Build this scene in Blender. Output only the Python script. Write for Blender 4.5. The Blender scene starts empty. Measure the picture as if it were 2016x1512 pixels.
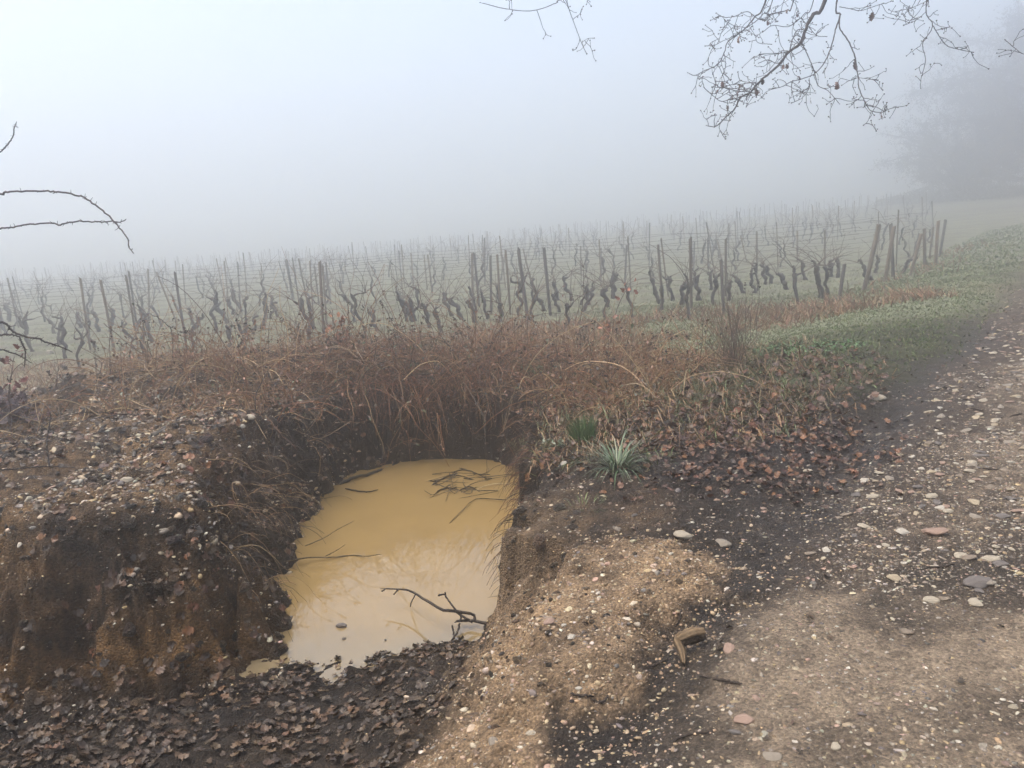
import bpy, math, random
import numpy as np
from mathutils import Vector, Matrix, Quaternion

# ------------------------------------------------------------------ camera, sky, sun, exposure
scene = bpy.context.scene
COL = scene.collection
FPX, W, H = 1600.0, 2016.0, 1512.0
pitch, roll = math.radians(11.55), math.radians(4.3)
CAM = np.array([0.0, 0.0, 1.6])
fw = np.array([0, math.cos(pitch), -math.sin(pitch)])
r0 = np.array([1.0, 0, 0]); u0 = np.cross(r0, fw)
rt = r0*math.cos(roll) - u0*math.sin(roll)
up = u0*math.cos(roll) + r0*math.sin(roll)
cd = bpy.data.cameras.new('camera'); cam = bpy.data.objects.new('camera', cd); COL.objects.link(cam)
cam.matrix_world = Matrix(((rt[0], up[0], -fw[0], CAM[0]), (rt[1], up[1], -fw[1], CAM[1]), (rt[2], up[2], -fw[2], CAM[2]), (0, 0, 0, 1)))
cd.sensor_width = 36; cd.lens = 36*FPX/W; cd.clip_start = 0.05; cd.clip_end = 2000
scene.camera = cam

SUN_EL, SUN_AZ = math.radians(72), math.radians(-95)      # azimuth from +Y towards +X
world = bpy.data.worlds.new('World'); scene.world = world; world.use_nodes = True
wn = world.node_tree; wn.nodes.clear()
sky = wn.nodes.new('ShaderNodeTexSky'); sky.sky_type = 'NISHITA'; sky.sun_disc = False
sky.sun_elevation = SUN_EL; sky.sun_rotation = SUN_AZ
sky.air_density = 1.0; sky.dust_density = 2.8; sky.ozone_density = 1.0
hs = wn.nodes.new('ShaderNodeHueSaturation'); hs.inputs['Saturation'].default_value = 0.7
bg = wn.nodes.new('ShaderNodeBackground'); bg.inputs['Strength'].default_value = 0.122
wo = wn.nodes.new('ShaderNodeOutputWorld')
wn.links.new(sky.outputs[0], hs.inputs['Color']); wn.links.new(hs.outputs[0], bg.inputs[0]); wn.links.new(bg.outputs[0], wo.inputs[0])
sd = bpy.data.lights.new('sun', 'SUN'); sd.energy = 1.1; sd.angle = math.radians(35); sd.color = (1.0, 0.93, 0.83)
sun = bpy.data.objects.new('sun', sd); COL.objects.link(sun)
sdir = Vector((math.sin(SUN_AZ)*math.cos(SUN_EL), math.cos(SUN_AZ)*math.cos(SUN_EL), math.sin(SUN_EL)))
sun.rotation_euler = sdir.to_track_quat('Z', 'Y').to_euler()
scene.view_settings.view_transform = 'Standard'; scene.view_settings.look = 'None'
scene.view_settings.exposure = 1.28; scene.view_settings.gamma = 1.0
scene.cycles.volume_bounces = 12; scene.cycles.max_bounces = 14; scene.cycles.diffuse_bounces = 3
HAZE = 0.0255

# ------------------------------------------------------------------ helpers
def ray(px, py): return fw + rt*(px-W/2)/FPX + up*(H/2-py)/FPX
def at(px, py, z=None, y=None):
    d = ray(px, py); t = (z-CAM[2])/d[2] if z is not None else (y-CAM[1])/d[1]
    return CAM + d*t
R = np.random.default_rng(7)

def tag(o, label=None, cat=None, group=None, kind=None):
    if label: o['label'] = label
    if cat: o['category'] = cat
    if group: o['group'] = group
    if kind: o['kind'] = kind
    return o
def empty(name, loc=(0, 0, 0)):
    o = bpy.data.objects.new(name, None); o.location = loc; o.empty_display_size = .1; COL.objects.link(o); return o
def mesh(name, V, F, mat, col=None, smooth=True, parent=None):
    """V (n,3); F list of int arrays (m,3) or (m,4); col (n,3)"""
    me = bpy.data.meshes.new(name)
    Fs = [np.asarray(f, np.int32) for f in (F if isinstance(F, list) else [F]) if len(f)]
    V = np.asarray(V, np.float32)
    me.vertices.add(len(V)); me.vertices.foreach_set('co', V.ravel())
    loops = np.concatenate([f.ravel() for f in Fs]); tot = np.concatenate([np.full(len(f), f.shape[1], np.int32) for f in Fs])
    me.loops.add(len(loops)); me.loops.foreach_set('vertex_index', loops)
    me.polygons.add(len(tot)); st = np.concatenate([[0], np.cumsum(tot)[:-1]]).astype(np.int32)
    me.polygons.foreach_set('loop_start', st); me.polygons.foreach_set('loop_total', tot)
    if smooth: me.polygons.foreach_set('use_smooth', np.ones(len(tot), bool))
    if col is not None:
        a = me.color_attributes.new('Col', 'FLOAT_COLOR', 'POINT')
        c = np.ones((len(V), 4), np.float32); c[:, :col.shape[1]] = col; a.data.foreach_set('color', c.ravel())
    me.update(calc_edges=True); me.validate()
    me.materials.append(mat)
    return me
def obj(name, me, parent=None, loc=(0, 0, 0)):
    o = bpy.data.objects.new(name, me); o.location = loc; COL.objects.link(o)
    if parent: o.parent = parent
    return o
class Bag:
    """collects vertex/face arrays for one mesh"""
    def __init__(s): s.V = []; s.T = []; s.Q = []; s.C = []; s.n = 0
    def add(s, V, F, C):
        V = np.asarray(V).reshape(-1, 3); F = np.asarray(F)
        C = np.broadcast_to(np.asarray(C, float), (len(V), 3))
        (s.T if F.shape[1] == 3 else s.Q).append(F+s.n); s.V.append(V); s.C.append(C); s.n += len(V)
    def build(s, name, mat, smooth=True):
        F = [np.concatenate(x) for x in (s.T, s.Q) if x]
        return mesh(name, np.concatenate(s.V), F, mat, np.concatenate(s.C), smooth)
def hsh(ix, iy, seed):
    n = (ix.astype(np.int64)*374761393 + iy.astype(np.int64)*668265263 + seed*974634777) & 0xFFFFFFFF
    n = ((n ^ (n >> 13))*1274126177) & 0xFFFFFFFF
    return ((n ^ (n >> 16)) & 0xFFFF)/65535.0
def vn(x, y, seed=0):
    x = np.asarray(x, float); y = np.asarray(y, float)
    ix = np.floor(x); iy = np.floor(y); fx = x-ix; fy = y-iy
    fx = fx*fx*(3-2*fx); fy = fy*fy*(3-2*fy)
    a = hsh(ix, iy, seed); b = hsh(ix+1, iy, seed); c = hsh(ix, iy+1, seed); d = hsh(ix+1, iy+1, seed)
    return (a*(1-fx)+b*fx)*(1-fy)+(c*(1-fx)+d*fx)*fy
def fbm(x, y, seed=0, o=4):
    s = 0; a = .5
    for k in range(o): s = s+a*(vn(x*.8-y*.6, x*.6+y*.8, seed+k*17)-.5); x, y = (x*.77-y*.64)*2.03+5.1, (x*.64+y*.77)*2.03+1.7; a *= .5
    return s*2          # about -1..1
def ss(a, b, x):
    t = np.clip((x-a)/(b-a), 0, 1); return t*t*(3-2*t)
def segdist(x, y, pts):
    best = np.full(np.shape(x), 1e9); pos = np.zeros(np.shape(x)); acc = 0
    for (x0, y0), (x1, y1) in zip(pts[:-1], pts[1:]):
        dx, dy = x1-x0, y1-y0; L = math.hypot(dx, dy)
        t = np.clip(((x-x0)*dx+(y-y0)*dy)/(L*L), 0, 1)
        d = np.hypot(x-x0-t*dx, y-y0-t*dy); m = d < best
        pos = np.where(m, acc+t*L, pos); best = np.where(m, d, best); acc += L
    return best, pos
def inside(x, y, poly):
    r = np.zeros(np.shape(x), bool)
    for (x0, y0), (x1, y1) in zip(poly, poly[1:]+poly[:1]):
        if y0 == y1: continue
        c = ((y0 > y) != (y1 > y)) & (x < (x1-x0)*(y-y0)/(y1-y0)+x0); r ^= c
    return r

# ------------------------------------------------------------------ terrain
WATER_Z = -0.75
FLOOR = [(-0.30, 7.74), (-0.12, 7.35), (-0.02, 6.8), (-0.05, 6.2), (-0.10, 5.3), (-0.18, 4.75), (-0.26, 4.3), (-0.38, 3.8), (-0.52, 3.3), (-0.62, 2.8), (-0.62, 2.2), (-0.5, 1.6), (-0.3, 0.5), (-0.3, -3),
         (-9, -3), (-9, 3.3), (-6, 3.5), (-3.2, 3.66), (-2.5, 3.7), (-2.05, 3.78), (-1.66, 4.0), (-1.42, 4.3), (-1.52, 4.9), (-1.62, 5.6), (-1.72, 6.5), (-1.74, 7.1), (-1.52, 7.7), (-0.9, 7.92)]
TN = np.array([0.796, -0.605]); TD = np.array([0.605, 0.796]); T0 = np.array([0.73, 3.0])
RIDGE = [(-9, 6.6), (-5.5, 7.2), (-4.2, 7.9), (-3.1, 8.4), (-1.8, 9.0), (-0.6, 9.1), (0.5, 8.8), (1.6, 8.6)]
def tcoord(x, y): return (x-T0[0])*TN[0]+(y-T0[1])*TN[1]
def acoord(x, y): return (x-T0[0])*TD[0]+(y-T0[1])*TD[1]
def pit_d(x, y):
    d, _ = segdist(x, y, FLOOR+FLOOR[:1]); return np.where(inside(x, y, FLOOR), -d, d)
def hfield(x, y):
    """open ground, without the pit"""
    x = np.asarray(x, float); y = np.asarray(y, float)
    t = tcoord(x, y)
    low = ss(-0.8, -3.2, t)*ss(6.5, 10.5, y)
    z = -0.30*low
    z = z - 0.42*ss(26, 84, y) + 0.021*np.clip(x, -12, 46)*ss(20, 80, y) - np.clip(y-88, 0, 400)*0.05
    z = z - np.clip(-y, 0, 100)*0.01
    d, p = segdist(x, y, RIDGE)
    hgt = 0.13 + 0.16*ss(3.0, 5.6, p) - 0.12*ss(7.5, 9, p) - 0.12*ss(9, 10.6, p)
    wl = np.where(y > 0, 1.0, 1.0)
    z = z + (hgt+0.30*low*0.4)*np.exp(-(d/0.95)**2)
    lb = ss(-1.0, -2.2, x)*ss(3.0, 4.6, y)*ss(9.8, 7.6, y)
    z = z + 0.12*lb + 0.19*lb*fbm(x*1.4, y*1.4, 31)
    # ruts on the track
    z = z - 0.05*np.exp(-((t+0.08)/0.22)**2) - 0.05*np.exp(-((t-1.95)/0.25)**2) + 0.03*np.exp(-((t-1.1)/0.5)**2)
    z = z + 0.05*fbm(x*0.7, y*0.7, 3)*ss(0.3, -1.0, t)
    return z
def hfloor(x, y):
    yy = np.interp(y, [-3, 0, 1.5, 2.6, 3.5, 4.05, 4.4, 5, 12], [0, -0.05, -0.2, -0.42, -0.62, -0.74, -0.82, -0.95, -1.0])
    yy = yy + 0.10*ss(-2.0, -5.0, x)*ss(5, 2, y) + 0.10*ss(-1.0, -0.45, x)*ss(4.6, 3.9, y)
    return yy + 0.05*fbm(x*2.2, y*2.2, 11) + 0.045*fbm(x*8, y*8, 12)
def height(x, y):
    x = np.asarray(x, float); y = np.asarray(y, float)
    top = hfield(x, y)
    d = pit_d(x, y)
    near = (d < 1.5)
    fl = hfloor(x, y)
    # wall width: steep at the right and back, sloping at the left
    wleft = ss(-1.0, -1.5, x)
    w = 0.25 + 0.31*wleft*ss(7.6, 6.0, y) + 0.34*ss(4.7, 3.5, y)*(1-wleft) + 0.2*ss(-2, -3, x)
    w = np.maximum(w*(1+0.5*fbm(x*2.6, y*2.6, 21)), 0.07)
    am = 1.45+.5*wleft*(y > 3)-.7*ss(7.2, 7.8, y); dd = d + (0.10*fbm(x*2.6, y*2.6, 22) + 0.055*fbm(x*8, y*8, 23) + .02*fbm(x*21, y*21, 24))*am
    k0 = np.clip(dd/w, 0, 1); dd = dd+am*(.075*fbm(x*4-k0*1.9, y*4+k0*2.3, 25)+.04*fbm(x*9+k0*4.1, y*9-k0*4.7, 26))*ss(-.1, .05, dd)
    k = np.clip(dd/w, 0, 1); k = 0.5*k + 0.5*k*k*(3-2*k)
    # rounded lip
    lip = (0.07+.07*(1-wleft)*ss(7.6, 6.5, y))*np.exp(-np.clip(dd-w*.7, 0, 9)/(0.22+.12*(1-wleft)))*(dd > 0)
    z = np.where(d < 1.5, fl*(1-k)+(top-lip)*k, top)
    front = ss(1.2, 0.2, y)
    z = z*(1-front)+hfield(x, y)*front
    r = ss(40, 8, np.hypot(x, y))
    t = tcoord(x, y)
    rough = 0.4+0.6*ss(0.4, -0.2, t); lb_ = ss(-1.0, -2.0, x)
    z = z + r*((0.026+.05*lb_)*fbm(x*6, y*6, 41, 3)*rough + (0.012+.018*lb_)*fbm(x*19, y*19, 42, 3)*rough + .006*fbm(x*47, y*47, 43, 2)*rough)
    z = z - .035*ss(.25, .6, vn(x*4.2, y*4.2, 45))*ss(.9, .5, vn(x*2, y*2, 46))*ss(.6, .0, t)*ss(3.9, 3.2, y)*ss(-.8, -.4, x)
    nr = (x > -.9) & (x < 1.6) & (y > 1.6) & (y < 4.8)
    if nr.any():
        xs_, ys_ = x[nr], y[nr]; z = np.array(z); z[nr] += .045*np.clip(blob(xs_, ys_, .38, 3.5, .52, .36, -.1)+blob(xs_, ys_, .10, 3.0, .30, .42, .2), 0, 1)*ss(.0, .3, d[nr])-.02*blob(xs_, ys_, .62, 2.95, .16, .6, -.4)
    return z
def slope(x, y):
    e = 0.04
    return np.hypot(height(x+e, y)-height(x-e, y), height(x, y+e)-height(x, y-e))/(2*e)
def hz(x, y): return float(height(np.array([x]), np.array([y]))[0])

def lerp(a, b, k): return a*(1-k[..., None])+np.asarray(b)*k[..., None]
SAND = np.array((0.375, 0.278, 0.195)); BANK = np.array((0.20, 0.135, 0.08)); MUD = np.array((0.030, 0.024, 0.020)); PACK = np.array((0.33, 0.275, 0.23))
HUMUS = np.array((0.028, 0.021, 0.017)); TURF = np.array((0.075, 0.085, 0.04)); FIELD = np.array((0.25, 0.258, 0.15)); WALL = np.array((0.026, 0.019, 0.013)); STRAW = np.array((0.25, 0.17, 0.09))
def blob(x, y, cx, cy, rx, ry, rot=0, soft=.28):
    c, s = math.cos(rot), math.sin(rot); u = ((x-cx)*c+(y-cy)*s)/rx; v = (-(x-cx)*s+(y-cy)*c)/ry
    n = fbm(x*2.3, y*2.3, 77)*0.36 + fbm(x*9, y*9, 78)*0.24 + fbm(x*31, y*31, 79)*.22
    return ss(1+soft, 1-soft, np.hypot(u, v)+n)
def masks(x, y):
    x = np.asarray(x, float); y = np.asarray(y, float)
    m = {}
    t = tcoord(x, y)+0.22*fbm(x*1.1, y*1.1, 51)+0.08*fbm(x*5, y*5, 52); d = pit_d(x, y); a = acoord(x, y)
    m['t'] = t; m['d'] = d
    m['track'] = ss(-0.4, 0.05, t)
    m['rut'] = np.exp(-((t+0.08)/0.30)**2)*ss(11, 6, a)+0.7*np.exp(-((t-2.3)/0.3)**2)
    m['dark'] = np.clip(blob(x, y, 1.75, 3.05, .55, .28, .5)+blob(x, y, 1.15, 2.15, .45, .12, .2)+blob(x, y, .62, 2.95, .16, .6, -.4)+blob(x, y, .35, 2.25, .3, .2, 0), 0, 1)
    m['pack'] = np.clip(blob(x, y, 1.05, 2.55, 0.5, 0.75, -0.5)+.8*blob(x, y, 1.45, 2.5, .5, .22, .3)+blob(x, y, 0.75, 2.0, .5, .35, 0)*.9+ss(3.5, 7.5, a)*ss(.4, .9, t), 0, 1)
    m['sand'] = np.clip(blob(x, y, .38, 3.5, .52, .36, -.1) + blob(x, y, .10, 3.0, .30, .42, .2) + blob(x, y, -.22, 2.3, .24, .75), 0, 1)
    m['litter'] = np.clip(blob(x, y, 1.35, 5.3, 1.1, 0.95, -0.5)*1.0 + 0.35*blob(x, y, 2.8, 7.2, 0.5, 1.6, -0.55), 0, 1)*ss(0.45, -0.1, t)
    m['bank'] = ss(-1.3, -1.8, x)*ss(3.8, 4.6, y)*ss(9.2, 7.8, y)
    m['wall'] = ss(0.75, 0.1, d)*(d > -0.2)*ss(2.0, 3.0, y)
    m['floor'] = ss(0.12, -0.05, d)*ss(0.5, 1.5, y)
    m['field'] = ss(9.2, 11.0, y+0.5*fbm(x, y, 61))*ss(0.3, -0.6, t)
    m['verge'] = ss(0.2, -0.5, t)*ss(5.5, 7.5, y)*ss(.3, 1.8, x)
    return m
ROWS = [14.15, 15.6, 17.3, 19.0] + [20.8+1.8*k for k in range(38)]
def row_end(y): return 6.3+(y-14.6)*0.76
def colour(x, y):
    hh = height(x, y)
    m = masks(x, y); n1 = fbm((x+.8*hh)*3, (y+1.2*hh)*3, 91); n2 = fbm((x+.8*hh)*14, (y+1.2*hh)*14, 92)
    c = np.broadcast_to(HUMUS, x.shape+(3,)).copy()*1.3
    c = lerp(c, BANK, m['bank']*np.clip(.55+1.1*n1+.5*n2, 0, 1))
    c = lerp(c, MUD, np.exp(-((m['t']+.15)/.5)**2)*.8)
    c = lerp(c, np.array((0.115, 0.082, 0.055)), blob(x, y, .35, 4.75, .6, 1.0)*np.clip(.55+.8*n1+.5*n2, 0, 1))
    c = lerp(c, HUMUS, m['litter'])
    trk = lerp(np.broadcast_to(MUD*3, c.shape), PACK, np.clip(m['pack']-.05+.32*ss(.3, .8, m['t'])+.55*n1+.4*n2, 0, 1))
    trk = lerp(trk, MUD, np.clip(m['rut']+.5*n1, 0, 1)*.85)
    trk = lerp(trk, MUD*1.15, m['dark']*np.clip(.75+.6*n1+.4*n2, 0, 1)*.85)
    c = lerp(c, trk, m['track'])
    c = lerp(c, SAND, m['sand']*np.clip(.85+.6*n1+.3*n2, 0, 1))
    c = lerp(c, TURF, m['verge']*np.clip(.75+n1, 0, 1))
    rowp = np.zeros(x.shape)
    for r in ROWS: rowp = np.maximum(rowp, np.exp(-((y-r+0.1)/(0.36+.008*r))**2))
    fld = lerp(np.broadcast_to(FIELD, c.shape), np.array((0.11, 0.078, 0.05)), np.clip(rowp*(.65+.8*n1), 0, 1)*.85)
    fld = lerp(fld, STRAW, np.clip(ss(15.0, 13.4, y)*ss(-1, -4, x)+.55*ss(13.6, 12.6, y)*ss(11.3, 12.4, y), 0, 1)*np.clip(.7+n1, 0, 1))
    c = lerp(c, fld, m['field'])
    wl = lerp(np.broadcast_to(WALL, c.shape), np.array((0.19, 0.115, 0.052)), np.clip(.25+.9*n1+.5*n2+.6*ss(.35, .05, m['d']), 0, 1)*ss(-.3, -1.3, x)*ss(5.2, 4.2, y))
    wl = lerp(wl, SAND*.75, ss(-.5, -.2, x)*ss(5.0, 3.9, y)*np.clip(.9+n2, 0, 1))
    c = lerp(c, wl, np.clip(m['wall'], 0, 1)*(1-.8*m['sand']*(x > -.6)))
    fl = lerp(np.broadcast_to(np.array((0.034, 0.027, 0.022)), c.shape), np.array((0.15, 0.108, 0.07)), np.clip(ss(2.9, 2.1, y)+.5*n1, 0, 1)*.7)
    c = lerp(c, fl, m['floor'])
    c = c*(1-.45*ss(.14, .03, np.abs(hh-WATER_Z-.02))*(m['d'] < .8)*(y > 3.4))[..., None]
    c = c*(1+.22*n2)[..., None]
    c = c*lerp(np.broadcast_to(np.array((1.06, .95, .76)), c.shape), np.ones(3), m['field'])
    wet = np.clip(m['floor']*ss(3, 4, y)+m['rut']*m['track']*.6+.4*m['litter'], 0, 1)
    return np.concatenate([np.clip(c, .01, .8), wet[..., None]], -1)

# ------------------------------------------------------------------ materials
def base_mat(name):
    m = bpy.data.materials.new(name); m.use_nodes = True; nt = m.node_tree
    return m, nt, nt.nodes['Principled BSDF']
def attr_mat(name, rough=.7, spec=.3, nscale=40, namt=.35, bump=0.0, bscale=60, trans=0):
    m, nt, p = base_mat(name); N = nt.nodes; L = nt.links
    a = N.new('ShaderNodeAttribute'); a.attribute_name = 'Col'
    tx = N.new('ShaderNodeTexNoise'); tx.inputs['Scale'].default_value = nscale; tx.inputs['Detail'].default_value = 4
    tc = N.new('ShaderNodeTexCoord'); L.new(tc.outputs['Object'], tx.inputs['Vector'])
    mr = N.new('ShaderNodeMapRange'); mr.inputs['From Min'].default_value = .25; mr.inputs['From Max'].default_value = .75
    mr.inputs['To Min'].default_value = 1-namt; mr.inputs['To Max'].default_value = 1+namt; L.new(tx.outputs[0], mr.inputs[0])
    mx = N.new('ShaderNodeVectorMath'); mx.operation = 'SCALE'; L.new(a.outputs['Color'], mx.inputs[0]); L.new(mr.outputs[0], mx.inputs['Scale'])
    L.new(mx.outputs[0], p.inputs['Base Color'])
    p.inputs['Roughness'].default_value = rough; p.inputs['Specular IOR Level'].default_value = spec
    if bump:
        t2 = N.new('ShaderNodeTexNoise'); t2.inputs['Scale'].default_value = bscale; t2.inputs['Detail'].default_value = 5
        L.new(tc.outputs['Object'], t2.inputs['Vector'])
        b = N.new('ShaderNodeBump'); b.inputs['Strength'].default_value = bump; b.inputs['Distance'].default_value = .02
        L.new(t2.outputs[0], b.inputs['Height']); L.new(b.outputs[0], p.inputs['Normal'])
    return m
def ground_mat():
    m, nt, p = base_mat('soil'); N = nt.nodes; L = nt.links
    a = N.new('ShaderNodeAttribute'); a.attribute_name = 'Col'
    tc = N.new('ShaderNodeTexCoord')
    n1 = N.new('ShaderNodeTexNoise'); n1.inputs['Scale'].default_value = 55; n1.inputs['Detail'].default_value = 7; n1.inputs['Roughness'].default_value = .845
    n2 = N.new('ShaderNodeTexNoise'); n2.inputs['Scale'].default_value = 6; n2.inputs['Detail'].default_value = 8; n2.inputs['Roughness'].default_value = .65
    v = N.new('ShaderNodeTexVoronoi'); v.inputs['Scale'].default_value = 90
    for t in (n1, n2, v): L.new(tc.outputs['Object'], t.inputs['Vector'])
    mr = N.new('ShaderNodeMapRange'); mr.inputs['From Min'].default_value = .3; mr.inputs['From Max'].default_value = .7; mr.inputs['To Min'].default_value = .42; mr.inputs['To Max'].default_value = 1.58
    L.new(n1.outputs[0], mr.inputs[0])
    mr2 = N.new('ShaderNodeMapRange'); mr2.inputs['From Min'].default_value = .3; mr2.inputs['From Max'].default_value = .7; mr2.inputs['To Min'].default_value = .7; mr2.inputs['To Max'].default_value = 1.3
    L.new(n2.outputs[0], mr2.inputs[0])
    mu = N.new('ShaderNodeMath'); mu.operation = 'MULTIPLY'; L.new(mr.outputs[0], mu.inputs[0]); L.new(mr2.outputs[0], mu.inputs[1])
    # grit: random cell tint
    cr = N.new('ShaderNodeMapRange'); cr.inputs['From Min'].default_value = 0; cr.inputs['From Max'].default_value = 1; cr.inputs['To Min'].default_value = .7; cr.inputs['To Max'].default_value = 1.35
    sx = N.new('ShaderNodeSeparateColor'); L.new(v.outputs['Color'], sx.inputs[0]); L.new(sx.outputs[0], cr.inputs[0])
    mu2 = N.new('ShaderNodeMath'); mu2.operation = 'MULTIPLY'; L.new(mu.outputs[0], mu2.inputs[0]); L.new(cr.outputs[0], mu2.inputs[1])
    sc = N.new('ShaderNodeVectorMath'); sc.operation = 'SCALE'; L.new(a.outputs['Color'], sc.inputs[0]); L.new(mu2.outputs[0], sc.inputs['Scale'])
    L.new(sc.outputs[0], p.inputs['Base Color'])
    rr = N.new('ShaderNodeMapRange'); rr.inputs['To Min'].default_value = .85; rr.inputs['To Max'].default_value = .35; L.new(a.outputs['Alpha'], rr.inputs[0])
    L.new(rr.outputs[0], p.inputs['Roughness']); p.inputs['Specular IOR Level'].default_value = .35
    ad = N.new('ShaderNodeMath'); ad.operation = 'SUBTRACT'; L.new(n1.outputs[0], ad.inputs[0]); L.new(v.outputs['Distance'], ad.inputs[1])
    b = N.new('ShaderNodeBump'); b.inputs['Strength'].default_value = .9; b.inputs['Distance'].default_value = .028
    L.new(ad.outputs[0], b.inputs['Height']); L.new(b.outputs[0], p.inputs['Normal'])
    return m
def water_mat():
    m, nt, p = base_mat('muddy_water'); N = nt.nodes; L = nt.links
    tc = N.new('ShaderNodeTexCoord')
    n = N.new('ShaderNodeTexNoise'); n.inputs['Scale'].default_value = 2.2; n.inputs['Detail'].default_value = 6; L.new(tc.outputs['Object'], n.inputs['Vector'])
    a = N.new('ShaderNodeAttribute'); a.attribute_name = 'Col'
    sc = N.new('ShaderNodeMapRange'); sc.inputs['From Min'].default_value = .3; sc.inputs['From Max'].default_value = .7; sc.inputs['To Min'].default_value = .93; sc.inputs['To Max'].default_value = 1.07; L.new(n.outputs[0], sc.inputs[0])
    mx = N.new('ShaderNodeVectorMath'); mx.operation = 'SCALE'; L.new(a.outputs['Color'], mx.inputs[0]); L.new(sc.outputs[0], mx.inputs['Scale'])
    L.new(mx.outputs[0], p.inputs['Base Color'])
    p.inputs['Roughness'].default_value = .0; p.inputs['IOR'].default_value = 1.85; p.inputs['Specular IOR Level'].default_value = .5
    w = N.new('ShaderNodeTexNoise'); w.inputs['Scale'].default_value = 5; w.inputs['Detail'].default_value = 1; L.new(tc.outputs['Object'], w.inputs['Vector'])
    b = N.new('ShaderNodeBump'); b.inputs['Strength'].default_value = .006; b.inputs['Distance'].default_value = .01
    L.new(w.outputs[0], b.inputs['Height']); L.new(b.outputs[0], p.inputs['Normal'])
    return m
M_SOIL = ground_mat(); M_WATER = water_mat()
M_STONE = attr_mat('stone', .6, .35, 45, .3, .35, 70)
M_LEAF = attr_mat('dead_leaf', .42, .45, 35, .35, .15, 60)
M_TWIG = attr_mat('twig', .75, .25, 60, .3, .3, 120)
M_BARK = attr_mat('bark', .85, .2, 30, .45, .8, 45)
M_GRASS = attr_mat('grass_blade', .6, .25, 8, .25)
M_WOOD = attr_mat('weathered_wood', .8, .2, 25, .3, .5, 40)
M_WIRE = attr_mat('rusty_wire', .6, .4, 20, .2)

# ------------------------------------------------------------------ ground
def axis(lo, hi, a, b, fine, grow, big):
    xs = list(np.arange(a, b+1e-6, fine)); st = fine; v = b
    while v < hi: st = min(st*grow, big); v += st; xs.append(v)
    st = fine; v = a; L = []
    while v > lo: st = min(st*grow, big); v -= st; L.append(v)
    return np.array(L[::-1]+xs)
gx = axis(-205, 205, -4.2, 3.0, 0.016, 1.045, 12); gy = axis(-30, 245, 1.6, 9.2, 0.016, 1.035, 12)
GX, GY = np.meshgrid(gx, gy); GZ = height(GX, GY)
GC = colour(GX.ravel(), GY.ravel())
ny, nx = GX.shape; idx = np.arange(nx*ny).reshape(ny, nx)
GF = np.stack([idx[:-1, :-1], idx[:-1, 1:], idx[1:, 1:], idx[1:, :-1]], -1).reshape(-1, 4)
GV = np.stack([GX, GY, GZ], -1).reshape(-1, 3)
fcx = GV[GF].mean(1); ft = tcoord(fcx[:, 0], fcx[:, 1]); fd = pit_d(fcx[:, 0], fcx[:, 1])
is_track = (ft > 0.05) & (ft < 3.6); is_pit = (fd < 0.22) & (fcx[:, 1] > 1.0) & ~is_track
for nm, mk in (('ground', ~is_track & ~is_pit), ('track', is_track), ('pit', is_pit)):
    f = GF[mk]; u, inv = np.unique(f, return_inverse=True)
    me = mesh(nm, GV[u], inv.reshape(-1, 4), M_SOIL, GC[u])
    tag(obj(nm, me), kind='structure')

# water
wx = np.linspace(-2.1, 0.25, 60); wy = np.linspace(3.7, 8.2, 110)
WX, WY = np.meshgrid(wx, wy); nxw = len(wx); wi = np.arange(WX.size).reshape(WX.shape)
WF = np.stack([wi[:-1, :-1], wi[:-1, 1:], wi[1:, 1:], wi[1:, :-1]], -1).reshape(-1, 4)
WC = np.broadcast_to(np.array((0.30, 0.20, 0.078)), (WX.size, 3)).copy()
fr = (ss(4.75, 4.15, WY+0.25*fbm(WX*3, WY*3, 5))).ravel()
WC = lerp(WC, np.array((0.19, 0.165, 0.115)), np.clip(fr, 0, 1)*.6)
tag(obj('water', mesh('water', np.stack([WX, WY, np.full(WX.shape, WATER_Z)], -1).reshape(-1, 3), WF, M_WATER, WC)), kind='structure')

# ------------------------------------------------------------------ shape builders
def tubes(P, Rr, S=4):
    """P (N,K,3) polylines, Rr (N,K) radii -> V, F(quads)"""
    P = np.asarray(P, float); N, K, _ = P.shape
    T = np.gradient(P, axis=1); T /= np.linalg.norm(T, axis=2, keepdims=True)+1e-9
    ref = np.where((np.abs(T.mean(1)[:, 2]) > .8)[:, None], np.array([1., 0.2, 0]), np.array([0.1, 0.2, 1.]))[:, None, :]
    A = np.cross(T, ref); A /= np.linalg.norm(A, axis=2, keepdims=True)+1e-9
    B = np.cross(T, A)
    th = np.arange(S)*2*np.pi/S
    V = P[:, :, None, :]+np.asarray(Rr)[:, :, None, None]*(A[:, :, None, :]*np.cos(th)[:, None]+B[:, :, None, :]*np.sin(th)[:, None])
    i = np.arange(N*K*S).reshape(N, K, S); j = np.roll(i, -1, 2)
    F = np.stack([i[:, :-1], j[:, :-1], j[:, 1:], i[:, 1:]], -1).reshape(-1, 4)
    return V.reshape(-1, 3), F
def smooth_path(pts, k):
    """Catmull-Rom resample to k points"""
    P = np.asarray(pts, float); n = len(P)
    if n == 2: return P[0]+(P[1]-P[0])*np.linspace(0, 1, k)[:, None]
    Q = np.vstack([2*P[0]-P[1], P, 2*P[-1]-P[-2]]); u = np.linspace(0, n-1-1e-6, k); i = u.astype(int); f = (u-i)[:, None]
    a, b, c, d = Q[i], Q[i+1], Q[i+2], Q[i+3]
    return .5*((2*b)+(c-a)*f+(2*a-5*b+4*c-d)*f*f+(3*b-a-3*c+d)*f**3)
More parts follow.
